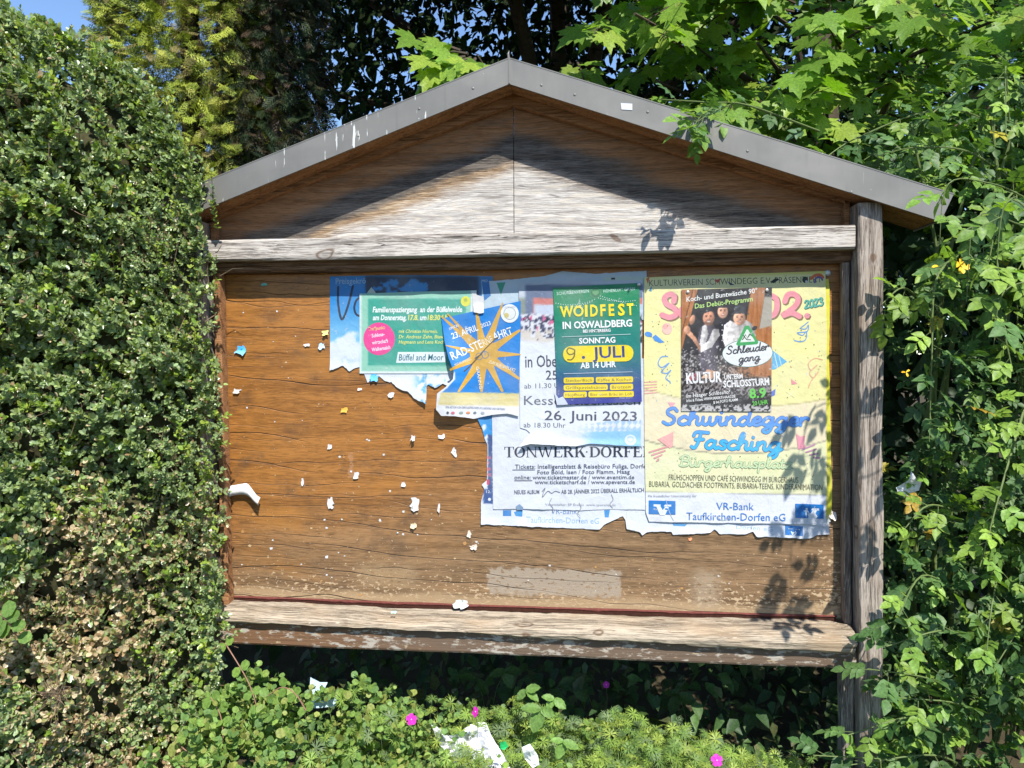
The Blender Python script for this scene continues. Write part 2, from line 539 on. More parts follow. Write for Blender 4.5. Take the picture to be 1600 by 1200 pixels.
def zinc_mat():
    t = NT('weathered_zinc'); x, y, z = t.pos()
    n = t.noise(t.vec(x * 6, y * 6, z * 6), 1.0, 5)
    f = t.noise(t.vec(x * 70, y * 40, z * 16), 1.0, 3)
    c = t.mix(n * 0.7 + f * 0.3, (0.120, 0.114, 0.102), (0.20, 0.192, 0.174))
    run = t.noise(t.vec(x * 75, 0.0, z * 9), 1.0, 3, 0.6)
    reg = t.sm(t.noise(t.vec(x * 5, 0.0, 3.0), 1.0, 2), 0.40, 0.62) * t.sm(x, 0.95, 0.62) + t.sm(x, 1.0, 1.05) * 0.10
    c = t.mix(t.sm(run + reg * 0.09, 0.685, 0.72) * reg, c, (0.70, 0.70, 0.66))
    cl = t.noise(t.vec(x * 4, 0.0, z * 7), 1.0, 4)
    c = t.mix(t.sm(cl, 0.45, 0.7) * 0.5, c, (0.225, 0.212, 0.19))
    dr = t.noise(t.vec(x * 26, 0.0, z * 3), 1.0, 2)
    c = t.mix(t.sm(dr, 0.58, 0.75) * 0.4, c, (0.095, 0.093, 0.088))
    sp = t.noise(t.vec(x * 60, y * 60, z * 60), 1.0, 2)
    c = t.mix(t.sm(sp, 0.74, 0.78) * 0.7, c, (0.55, 0.55, 0.52))
    big = t.noise(t.vec(x * 11, y * 11, z * 11), 1.0, 1)
    t.bump(big, 0.25, 0.006)
    return t.done(c, t.mix(n, (0.42,) * 3, (0.62,) * 3), 0.5, 0.25)


M_ZINC = zinc_mat()
M_PANEL = panel_mat()


def bar(bm, A0, A1, a, b, ch=0.006, n=24, jit=0.0012, seed=0, ends=None):
    """a timber from A0 to A1 with half-width vector a and half-depth vector b, chamfered arrises, slightly uneven"""
    A0 = np.array(A0, float); A1 = np.array(A1, float); a = np.array(a, float); b = np.array(b, float)
    la = np.linalg.norm(a); lb = np.linalg.norm(b); ca = 1 - ch / la; cb = 1 - ch / lb
    prof = [(-1, -cb), (-ca, -1), (ca, -1), (1, -cb), (1, cb), (ca, 1), (-ca, 1), (-1, cb)]
    rings = []
    for i in range(n + 1):
        t = i / n; P = A0 + (A1 - A0) * t
        r = []
        for k, (p, q) in enumerate(prof):
            e = (vn(t * 9 + k * 7.3, seed + k, 5) - 0.5) * 2 * jit + (vn(t * 31 + k * 3.3, seed + 9 + k, 6) - 0.5) * 1.2 * jit
            r.append(bm.verts.new(P + a * p * (1 + e / la) + b * q * (1 + e / lb)))
        rings.append(r)
    for r, s in zip(rings, rings[1:]):
        for k in range(8):
            bm.faces.new((r[k], r[(k + 1) % 8], s[(k + 1) % 8], s[k]))
    bm.faces.new(rings[0][::-1]); bm.faces.new(rings[-1])


def prism(bm, poly, y0, y1):
    f = [bm.verts.new((x, y0, z)) for x, z in poly]; k = [bm.verts.new((x, y1, z)) for x, z in poly]
    n = len(poly)
    bm.faces.new(f); bm.faces.new(k[::-1])
    for i in range(n): bm.faces.new((f[i], k[i], k[(i + 1) % n], f[(i + 1) % n]))


BOARD = empty('notice_board', (1.0, 0.0, 0.0))
tag(BOARD, 'large weathered wooden notice board with a zinc edged gable roof, posters pinned on it', 'notice board')


def part(name, fn, mat, parent=BOARD, smooth=False):
    bm = bmesh.new(); fn(bm)
    return bm_ob(name, bm, mat, parent, smooth=smooth)


# panel: a few wide boards behind one another's edge
def f_panel(bm):
    prism(bm, [(-0.03, 0.752), (2.028, 0.752), (2.028, 1.885), (-0.03, 1.885)], 0.0, 0.022)
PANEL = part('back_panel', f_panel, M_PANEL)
part('rear_board', lambda bm: prism(bm, [(-0.03, 0.63), (2.028, 0.63), (2.028, 0.751), (-0.03, 0.751)], 0.0, 0.022), M_RAIL)

GM = gable_mat()
SL = 0.3535
def gable_half(s):
    xs = 0.9868 + s * 0.0012
    def f(bm):
        xe = 0.9868 + s * 1.035
        prism(bm, [(xs, 1.90), (xe, 1.90), (xe, 2.405 - SL * 1.035), (xs, 2.400)][::s], 0.0 + (0.0012 if s > 0 else 0), 0.02)
    return f
part('gable_panel', gable_half(-1), GM)
part('gable_panel', gable_half(1), GM)
# horizontal joint in the left gable board, a shadow gap with a thin lower lip
part('gable_strip', lambda bm: prism(bm, [(0.868, 2.3055), (0.9855, 2.3055), (0.9855, 2.3075), (0.868, 2.3065)], -0.0025, 0.001), M_BROWN)

part('beam', lambda bm: bar(bm, (-0.022, -0.046, 1.9228), (2.0105, -0.046, 1.9228), (0, 0, 0.0345), (0, 0.044, 0), 0.006, 60, 0.0016, 1), M_GREYX)
def f_rail(bm):
    prof = [(-0.002, 1.8535), (-0.036, 1.8535), (-0.045, 1.862), (-0.045, 1.872), (-0.052, 1.874), (-0.052, 1.8875), (-0.002, 1.8875)]
    A = [bm.verts.new((-0.02, y, z)) for y, z in prof]; B = [bm.verts.new((2.012, y, z)) for y, z in prof]
    n = len(prof)
    for i in range(n): bm.faces.new((A[i], B[i], B[(i + 1) % n], A[(i + 1) % n]))
    bm.faces.new(A[::-1]); bm.faces.new(B)
part('top_rail', f_rail, M_RAIL)


def f_stile_right(bm):
    bar(bm, (2.0005, -0.0235, 1.853), (2.0165, -0.0235, 0.752), (0.0105, 0, 0), (0, 0.0215, 0), 0.005, 40, 0.0012, 3)
def f_stile_right_outer(bm):
    bar(bm, (2.018, -0.013, 1.885), (2.034, -0.013, 0.70), (0.0065, 0, 0), (0, 0.012, 0), 0.002, 30, 0.0008, 4)
def f_stile_left(bm):
    bar(bm, (-0.0035, -0.0235, 1.853), (0.0095, -0.0235, 0.745), (0.0125, 0, 0), (0, 0.0215, 0), 0.005, 40, 0.0012, 5)
part('side_frame', f_stile_right, M_RAILZ)
part('filler_strip', f_stile_right_outer, M_RAILZ)
part('side_frame', f_stile_left, M_BROWN)

part('post', lambda bm: bar(bm, (2.0475, -0.045, 2.02), (2.078, -0.045, -0.1), (0.0345, 0, 0), (0, 0.055, 0), 0.0045, 60, 0.0018, 7), M_GREYZ)
part('post', lambda bm: bar(bm, (-0.066, -0.045, 2.02), (-0.060, -0.045, -0.1), (0.0345, 0, 0), (0, 0.055, 0), 0.008, 60, 0.0018, 8), M_GREYZ)
part('under_post', lambda bm: bar(bm, (2.015, -0.03, 0.628), (2.012, -0.03, -0.1), (0.017, 0, 0), (0, 0.025, 0), 0.004, 20, 0.0015, 9), M_GREYZ)


def f_sill(bm):
    n = 90
    rings = []
    for i in range(n + 1):
        t = i / n; X = -0.025 + t * 2.043
        zb = 0.707 - 0.022 * sm(t, 0.1, 1.0)
        sag = -0.010 * math.sin(math.pi * min(max(t, 0), 1))
        zt = 0.7495 + sag
        bite = float(sm(t, 0.970, 0.995))
        yb = -0.004 - 0.050 * bite * (0.8 + 0.4 * float(vn(t * 260, 0.3, 2)))
        prof = [(yb, zb), (yb, zt), (min(-0.03, yb - 0.012), zt - 0.002), (-0.07, zt - 0.007), (-0.094, zt - 0.013), (-0.106, zt - 0.022), (-0.111, zt - 0.034), (-0.110, zb + 0.006), (-0.104, zb)]
        r = []
        for k, (y, z) in enumerate(prof):
            j = (float(vn(t * 26 + k * 5.1, k, 3)) - 0.5) * 0.0045 + (float(vn(t * 120 + k * 5.1, k, 4)) - 0.5) * 0.0025
            dx = (float(vn(k * 2.7, 3.0, 8)) - 0.5) * 0.016 if i == n else 0
            r.append(bm.verts.new((X + dx, min(y + j * 0.6, -0.003), z + (j if k not in (0,) else 0))))
        rings.append(r)
    m_ = len(rings[0])
    for r, s in zip(rings, rings[1:]):
        for k in range(m_):
            bm.faces.new((r[k], r[(k + 1) % m_], s[(k + 1) % m_], s[k]))
    bm.faces.new(rings[0][::-1]); bm.faces.new(rings[-1])
part('sill', f_sill, M_SILL)

M_LOW = lower_mat()
def f_lower(bm):
    n = 40; rings = []
    for i in range(n + 1):
        t = i / n; X = -0.02 + t * 2.047
        zb = 0.629 + (float(vn(t * 14, 1.0, 4)) - 0.5) * 0.003
        top = 0.7055 - 0.023 * float(sm(t, 0.1, 1.0))
        prof = [(-0.03, zb), (-0.03, top), (-0.085, top), (-0.087, top - 0.006), (-0.087, zb + 0.006), (-0.084, zb)]
        rings.append([bm.verts.new((X, y, z)) for y, z in prof])
    for r, s in zip(rings, rings[1:]):
        for k in range(6): bm.faces.new((r[k], r[(k + 1) % 6], s[(k + 1) % 6], s[k]))
    bm.faces.new(rings[0][::-1]); bm.faces.new(rings[-1])
part('apron_board', f_lower, M_LOW)


# red sealing strip between panel and sill, with a ragged lower edge
M_RED = plain('old_red_paint', (0.125, 0.034, 0.026), 0.75, 0.2, 0.5, 90)
M_GAP = plain('rotten_wood', (0.045, 0.018, 0.012), 0.9, 0.1, 0.7, 120)
def f_strip(bm):
    n = 200; r = []
    for i in range(n + 1):
        t = i / n; X = -0.012 + t * 2.005
        sag = -0.004 * math.sin(math.pi * t)
        zt = 0.7630 + sag + (float(vn(t * 30, 2.0, 5)) - 0.5) * 0.0015
        zb = 0.7590 + sag - 0.007 * float(vn(t * 40, 4.0, 5)) * (0.4 + 0.6 * float(vn(t * 150, 7.0, 5)))
        r.append((bm.verts.new((X, -0.0045, zb)), bm.verts.new((X, -0.0065, (zb + zt) / 2)), bm.verts.new((X, -0.0045, zt)), bm.verts.new((X, -0.0008, zt + 0.001)), bm.verts.new((X, -0.0008, zb))))
    for a, b in zip(r, r[1:]):
        for k in range(5): bm.faces.new((a[k], a[(k + 1) % 5], b[(k + 1) % 5], b[k]))
part('red_strip', f_strip, M_RED)
part('rotten_joint', lambda bm: prism(bm, [(-0.01, 0.741), (1.99, 0.741), (1.99, 0.7592), (1.2, 0.7562), (0.6, 0.7562), (-0.01, 0.7592)], -0.0032, -0.0006), M_GAP)


# roof: zinc cap with a folded front edge, soffit boards and battens below it
AX = 0.989
XR, XRT, XL, XLT = 2.2316, 2.2651, -0.252, -0.286
ZT, ZB = 2.4755, 2.3995
def zt(x): return ZT - SL * abs(x - AX) * 0.985
def zb(x): return ZB - SL * abs(x - AX) * 1.012
def slab(bm, x0, x0t, x1, x1t, top, bot, y0, y1, n=14):
    """a sloping slab between two end lines, cut in n along the slope"""
    R = []
    for i in range(n + 1):
        t = i / n
        xb = x0 + (x1 - x0) * t; xt = x0t + (x1t - x0t) * t
        R.append([bm.verts.new(p) for p in ((xb, y0, bot(xb)), (xt, y0, top(xt)), (xt, y1, top(xt)), (xb, y1, bot(xb)))])
    for a, b in zip(R, R[1:]):
        for k in range(4): bm.faces.new((a[k], a[(k + 1) % 4], b[(k + 1) % 4], b[k]))
    bm.faces.new(R[0][::-1]); bm.faces.new(R[-1])
def f_cover(bm):
    tp = lambda x: zt(x) + 0.003
    bt = lambda x: zt(x)
    slab(bm, XLT, XLT, AX, AX, tp, bt, -0.131, 0.062)
    slab(bm, AX, AX, XRT, XRT, tp, bt, -0.131, 0.062)
ROOF = part('roof', f_cover, M_ZINC)
def f_fascia(s):
    def f(bm):
        if s < 0: slab(bm, XL, XLT, AX - 0.0008, AX - 0.0008, lambda x: zt(x) - 0.0002, zb, -0.130, -0.1235)
        else: slab(bm, AX + 0.0008, AX + 0.0008, XR, XRT, lambda x: zt(x) - 0.0002, zb, -0.130, -0.1235)
    return f
def bevelled(bm, w, seg=2):
    bmesh.ops.recalc_face_normals(bm, faces=bm.faces)
    bmesh.ops.bevel(bm, geom=[e for e in bm.edges if e.calc_length() > 0.05 and e.is_manifold and e.calc_face_angle(0) > 0.6], offset=w, segments=seg, affect='EDGES')
part('fascia', f_fascia(-1), M_ZINC, ROOF)
part('fascia', f_fascia(1), M_ZINC, ROOF)
part('ridge_seam', lambda bm: prism(bm, [(AX - 0.0022, ZB + 0.001), (AX + 0.0022, ZB + 0.001), (AX + 0.0022, ZT + 0.001), (AX - 0.0022, ZT + 0.001)], -0.1325, -0.1302), M_ZINC, ROOF)
def f_nub(bm):
    tube(bm, [(AX - 0.001, -0.128, ZT - 0.002), (AX - 0.003, -0.128, ZT + 0.014), (AX - 0.0005, -0.129, ZT + 0.024)], [0.004, 0.0032, 0.0015], 6)
part('ridge_nub', f_nub, M_ZINC, ROOF)
def f_eave(bm):
    slab(bm, XR - 0.004, XRT - 0.004, XR, XRT, lambda x: zt(x) - 0.0003, zb, -0.1232, 0.058, 1)
def f_eave_b(bm):
    slab(bm, XL, XLT, XL + 0.004, XLT + 0.004, lambda x: zt(x) - 0.0003, zb, -0.1232, 0.058, 1)
part('eave_edge', f_eave, M_ZINC, ROOF)
part('eave_edge', f_eave_b, M_ZINC, ROOF)
def f_soffit(bm):
    bt = lambda x: zb(x) + 0.004
    tp = lambda x: zt(x) - 0.0006
    slab(bm, XL + 0.005, XLT + 0.006, AX - 0.0006, AX - 0.0006, tp, bt, -0.1230, 0.055)
    slab(bm, AX + 0.0006, AX + 0.0006, XR - 0.005, XRT - 0.006, tp, bt, -0.1230, 0.055)
part('soffit_board', f_soffit, M_BROWN, ROOF)
def f_batten(s):
    def f(bm):
        x0 = 0.986; x1 = x0 + s * 1.012
        tp = lambda x: zb(x) + 0.0035
        bt = lambda x: 2.370 - 0.333 * abs(x - 0.986)
        if s > 0: slab(bm, x0 + 0.0005, x0 + 0.0005, x1, x1, tp, bt, -0.030, -0.0008)
        else: slab(bm, x1, x1, x0 - 0.0005, x0 - 0.0005, tp, bt, -0.030, -0.0008)
    return f
part('batten', f_batten(-1), M_BROWN)
part('batten', f_batten(1), M_BROWN)
part('corner_block', lambda bm: bar(bm, (2.0045, -0.016, 1.958), (2.0045, -0.016, 2.035), (0.0085, 0, 0), (0, 0.015, 0), 0.002, 4, 0.0006, 2), M_BROWN)
part('corner_block', lambda bm: bar(bm, (-0.018, -0.016, 1.958), (-0.018, -0.016, 2.02), (0.0095, 0, 0), (0, 0.015, 0), 0.002, 4, 0.0006, 3), M_BROWN)
part('sheet_joint', lambda bm: prism(bm, [(0.7905, 2.3285), (0.7935, 2.3295), (0.7935, 2.4035), (0.7905, 2.4025)], -0.1312, -0.1302), M_ZINC, ROOF)
for (u_, v_) in ((739, 138), (846, 133), (898, 148), (655, 170), (1012, 175), (560, 212), (1168, 236), (1330, 300)):
    def f_nail(bm, P=at(u_, v_, -0.130)):
        bmesh.ops.create_uvsphere(bm, u_segments=10, v_segments=6, radius=0.0042, matrix=Matrix.Translation(Vector(P)) @ Matrix.Diagonal((1, 0.45, 1, 1)))
    part('nail_head', f_nail, M_ZINC, ROOF, True)
# small scrap of white tape on the right fascia
# ------------------------------------------------------------------ printed paper
def paper_mat():
    t = NT('printed_paper'); c = t.attr()
    x, y, z = t.pos()
    n = t.noise(t.vec(x, y, z), 26.0, 4, 0.6)
    n2 = t.noise(t.vec(x, y, z), 90.0, 3)
    cre = t.noise(t.vec(x, y, z), 11.0, 1, 0.4, 0.0)
    ridge = t.sm((cre - 0.5).abs(), 0.0, 0.05, 1.0, 0.0)
    t.bump(n * 1.0 + n2 * 0.22 + ridge * 0.10, 0.55, 0.004)
    worn = t.noise(t.vec(x, y, z), 55.0, 5, 0.68)
    reg = t.noise(t.vec(x, y, z), 7.0, 3)
    c = t.mix(t.sm(worn + (reg - 0.5) * 0.25, 0.64, 0.70) * 0.55, c, (0.66, 0.67, 0.68))
    c = t.mix(t.sm(reg, 0.35, 0.75) * 0.16, c, (0.62, 0.62, 0.60))
    grime = t.noise(t.vec(x, y * 2, z), 18.0, 4, 0.6)
    c = t.mix(t.sm(grime, 0.5, 0.8) * 0.16, c, (0.22, 0.20, 0.17))
    k = t.N.new('ShaderNodeMix'); k.data_type = 'RGBA'; k.blend_type = 'MULTIPLY'; k.inputs[0].default_value = 1.0
    t.L.new(c.k, k.inputs[6]); k.inputs[7].default_value = (0.63, 0.635, 0.64, 1)
    t.done(E_(t, k.outputs[2]), 0.55, 0.3)
    return t.m


M_PAPER = paper_mat()
FONT = bpy.data.curves.new('lettering_source', 'FONT')
FONT_OB = bpy.data.objects.new('lettering_source', FONT)
COL.objects.link(FONT_OB)
_glyph = {}


def glyphs(text, bold=0.0, sp=1.0):
    """flat outline of a line of text: (verts n x 2, faces), cap height 0.682"""
    k = (text, bold, sp)
    if k not in _glyph:
        FONT.body = text; FONT.offset = bold; FONT.space_character = sp; FONT.resolution_u = 2
        bpy.context.view_layer.update()
        dg = bpy.context.evaluated_depsgraph_get()
        ob = FONT_OB.evaluated_get(dg)
        me = ob.to_mesh()
        v = np.array([p.co[:2] for p in me.vertices]).reshape(-1, 2)
        me.calc_loop_triangles()
        f = [tuple(t.vertices) for t in me.loop_triangles]
        ob.to_mesh_clear()
        _glyph[k] = (v, f)
    return _glyph[k]


def refine(v, f, mx):
    bm = bmesh.new()
    vs = [bm.verts.new((a, b, 0)) for a, b in v]
    for t in f:
        try: bm.faces.new([vs[i] for i in t])
        except ValueError: pass
    for _ in range(5):
        L = [e for e in bm.edges if e.calc_length() > mx]
        if not L: break
        bmesh.ops.subdivide_edges(bm, edges=L, cuts=1, use_grid_fill=False)
        bmesh.ops.triangulate(bm, faces=[q for q in bm.faces if len(q.verts) > 4])
    bm.verts.index_update()
    v = np.array([p.co[:2] for p in bm.verts]).reshape(-1, 2)
    f = [tuple(q.index for q in p.verts) for p in bm.faces]
    bm.free()
    return v, f


def catmull(pts, n=7):
    P = [np.array(p, float) for p in pts]
    if len(P) < 3: return np.array(P)
    P = [2 * P[0] - P[1]] + P + [2 * P[-1] - P[-2]]
    out = []
    for i in range(1, len(P) - 2):
        for k in range(n):
            t = k / n
            out.append(0.5 * (2 * P[i] + (P[i + 1] - P[i - 1]) * t + (2 * P[i - 1] - 5 * P[i] + 4 * P[i + 1] - P[i + 2]) * t * t + (3 * P[i] - P[i - 1] - 3 * P[i + 1] + P[i + 2]) * t ** 3))
    out.append(P[-2])
    return np.array(out)


class Sheet:
    """a sheet of paper that lies on the panel; everything on it is given in survey coordinates of the panel plane"""
    def __init__(s, top, bot, lay, left=None, right=None, step=3.0, seed=1, torn=(0, 0, 0, 0), amp=1.0, curl=None):
        s.lay = lay; s.seed = seed; s.amp = amp; s.curl = curl; s.inc = 14e-6; s.mx = 5.0
        s.V = []; s.F = []; s.C = []; s.lev = 0; s.n = 0
        left = left or [top[0], bot[0]]; right = right or [top[-1], bot[-1]]
        W = max(np.hypot(*(np.subtract(top[-1], top[0]))), np.hypot(*(np.subtract(bot[-1], bot[0]))))
        H = max(np.hypot(*(np.subtract(left[-1], left[0]))), np.hypot(*(np.subtract(right[-1], right[0]))))
        nx = max(int(W / step), 4); ny = max(int(H / step), 4)
        S = np.linspace(0, 1, nx + 1); T = np.linspace(0, 1, ny + 1)

        def poly(p, q):
            p = np.array(p, float)
            if len(p) == 2: d = np.array([0, 1.0])
            else:
                d = np.r_[0, np.cumsum(np.hypot(*np.diff(p, axis=0).T))]; d /= d[-1]
            return np.stack([np.interp(q, d, p[:, 0]), np.interp(q, d, p[:, 1])], -1)

        def rag(p, q, a, k, ax):
            if a:
                p = p.copy()
                p[:, ax] += a * ((fbm(q * len(q) * 0.22, q * 0 + k, seed, 4) - 0.5) * 2 + 0.5 * (vn(q * len(q) * 0.9, q * 0 + k, seed + 5) - 0.5)) * np.clip(np.minimum(q, 1 - q) * 40, 0, 1)
            return p
        t_ = rag(poly(top, S), S, torn[0], 1.5, 1); b_ = rag(poly(bot, S), S, torn[1], 2.5, 1)
        l_ = rag(poly(left, T), T, torn[2], 3.5, 0); r_ = rag(poly(right, T), T, torn[3], 4.5, 0)
        SS, TT = np.meshgrid(S, T)
        P = ((1 - TT)[..., None] * t_[None] + TT[..., None] * b_[None] + (1 - SS)[..., None] * l_[:, None] + SS[..., None] * r_[:, None]
             - ((1 - SS) * (1 - TT))[..., None] * t_[0] - (SS * (1 - TT))[..., None] * t_[-1] - ((1 - SS) * TT)[..., None] * b_[0] - (SS * TT)[..., None] * b_[-1])
        s.uv = P; s.S = SS; s.T = TT
        i = np.arange((ny + 1) * (nx + 1)).reshape(ny + 1, nx + 1)
        s.base_f = np.stack([i[1:, :-1], i[1:, 1:], i[:-1, 1:], i[:-1, :-1]], -1).reshape(-1, 4)
        s.st = (SS, TT)

    def rise(s, u, v):
        w = s.amp * 0.0019 * fbm(u / 105.0, v / 105.0, s.seed * 7 + 1, 2)
        if s.curl is not None: w = w + s.curl(u, v)
        return w

    def place(s, u, v, lev):
        p = at(u, v, 0.0)
        p[..., 1] -= 0.0012 + 0.0024 * s.lay + s.rise(u, v) + lev
        return p

    def paint(s, fn, keep=None):
        u = s.uv[..., 0].ravel(); v = s.uv[..., 1].ravel()
        c = fn(u, v)
        s.V.append(s.place(u, v, 0.0)); s.C.append(lin(np.clip(c, 0, 255) / 255.0))
        f = s.base_f
        if keep is not None:
            k = keep(u, v); f = f[k[f].all(1)]
        s.F += [tuple(q) for q in f]
        s.n = len(u)
        return s

    def add(s, v, f, col, grad=None, ramp=None):
        """flat shapes laid on the sheet; col is an 8-bit colour or fn(u, v)"""
        v = np.asarray(v, float)
        s.lev += s.inc
        lev = 0.00022 + s.lev
        if ramp is not None: lev = lev + np.asarray(ramp) * 1e-6
        s.V.append(s.place(v[:, 0], v[:, 1], lev))
        c = col(v[:, 0], v[:, 1]) if callable(col) else np.tile(np.array(col, float), (len(v), 1))
        s.C.append(lin(np.clip(c, 0, 255) / 255.0))
        s.F += [tuple(i + s.n for i in q) for q in f]
        s.n += len(v)

    def text(s, txt, x0, y0, x1, y1, cap, col, bold=0.0, lean=0.0, sp=1.0):
        """a line of lettering between two baseline ends, cap height cap"""
        v, f = glyphs(txt, bold, sp)
        if not len(v): return
        a, b = v[:, 0].min(), v[:, 0].max()
        e = np.array([x1 - x0, y1 - y0], float); L = np.hypot(*e); e /= L; n = np.array([e[1], -e[0]])
        q = (v[:, 0:1] - a) / (b - a) * L; h = v[:, 1:2] / 0.682 * cap
        w = np.array([x0, y0]) + e * (q + lean * h) + n * h
        if cap > 9 or (s.mx < 5 and cap > 5): w, f = refine(w, f, s.mx)
        s.add(w, f, col)

    def poly(s, pts, col):
        from mathutils.geometry import tessellate_polygon
        p = np.array(pts, float)
        f = tessellate_polygon([[Vector((a, b, 0)) for a, b in p]])
        v, f = refine(p, [tuple(t) for t in f], s.mx)
        s.add(v, f, col)

    def rect(s, x0, y0, x1, y1, col, dy=0.0, step=5.0, rnd=0.0):
        if rnd:
            a = np.linspace(0, math.pi / 2, 5)
            pts = []
            for cx, cy, o in ((x1 - rnd, y0 + rnd, -math.pi / 2), (x1 - rnd, y1 - rnd, 0), (x0 + rnd, y1 - rnd, math.pi / 2), (x0 + rnd, y0 + rnd, math.pi)):
                pts += [(cx + rnd * math.cos(o + k), cy + rnd * math.sin(o + k)) for k in a]
            pts = [(x, y + dy * (x - x0) / (x1 - x0)) for x, y in pts]
            return s.poly(pts, col)
        nx = max(int((x1 - x0) / step), 1); ny = max(int(abs(y1 - y0) / step), 1)
        X, Y = np.meshgrid(np.linspace(x0, x1, nx + 1), np.linspace(y0, y1, ny + 1))
        Y = Y + dy * (X - x0) / (x1 - x0)
        i = np.arange((nx + 1) * (ny + 1)).reshape(ny + 1, nx + 1)
        f = np.stack([i[1:, :-1], i[1:, 1:], i[:-1, 1:], i[:-1, :-1]], -1).reshape(-1, 4)
        s.add(np.stack([X.ravel(), Y.ravel()], -1), [tuple(q) for q in f], col)

    def oval(s, x, y, a, b, col, n=28, rot=0.0):
        t = np.linspace(0, 2 * math.pi, n, endpoint=False)
        p = np.stack([a * np.cos(t), b * np.sin(t)], -1)
        c, d = math.cos(rot), math.sin(rot)
        p = p @ np.array([[c, d], [-d, c]]) + (x, y)
        s.poly(p, col)

    def stroke(s, pts, w, col, smooth=True, n=7, taper=False):
        """a pen stroke w wide with round ends"""
        p = catmull(pts, n) if smooth else np.array(pts, float)
        if len(p) < 2: return
        d = np.gradient(p, axis=0); d = d / np.maximum(np.hypot(d[:, 0], d[:, 1]), 1e-6)[:, None]
        nn = np.stack([-d[:, 1], d[:, 0]], -1)
        k = len(p); ww = np.full(k, w / 2.0)
        if taper: ww = ww * (0.35 + 0.65 * np.sin(np.linspace(0.15, math.pi - 0.15, k)))
        cap0 = p[0] - d[0] * w * 0.35; cap1 = p[-1] + d[-1] * w * 0.35
        P = np.vstack([cap0, p, cap1]); N = np.vstack([nn[0], nn, nn[-1]]); Wd = np.r_[ww[0] * 0.45, ww, ww[-1] * 0.45]
        v = np.empty((2 * len(P), 2)); v[0::2] = P + N * Wd[:, None]; v[1::2] = P - N * Wd[:, None]
        f = [(2 * i, 2 * i + 1, 2 * i + 3, 2 * i + 2) for i in range(len(P) - 1)]
        s.add(v, f, col, ramp=np.repeat(np.arange(len(P)), 2))

    def make(s, name, label, cat='poster', group=None, parent=None):
        v = np.concatenate(s.V); c = np.concatenate(s.C)
        loc = v.mean(0)
        o = mesh_ob(name, v, s.F, M_PAPER, parent, c, loc if parent is None else None)
        for p in o.data.polygons: pass
        o.data.polygons.foreach_set('use_smooth', np.ones(len(o.data.polygons), bool))
        return tag(o, label, cat, group) if parent is None else o


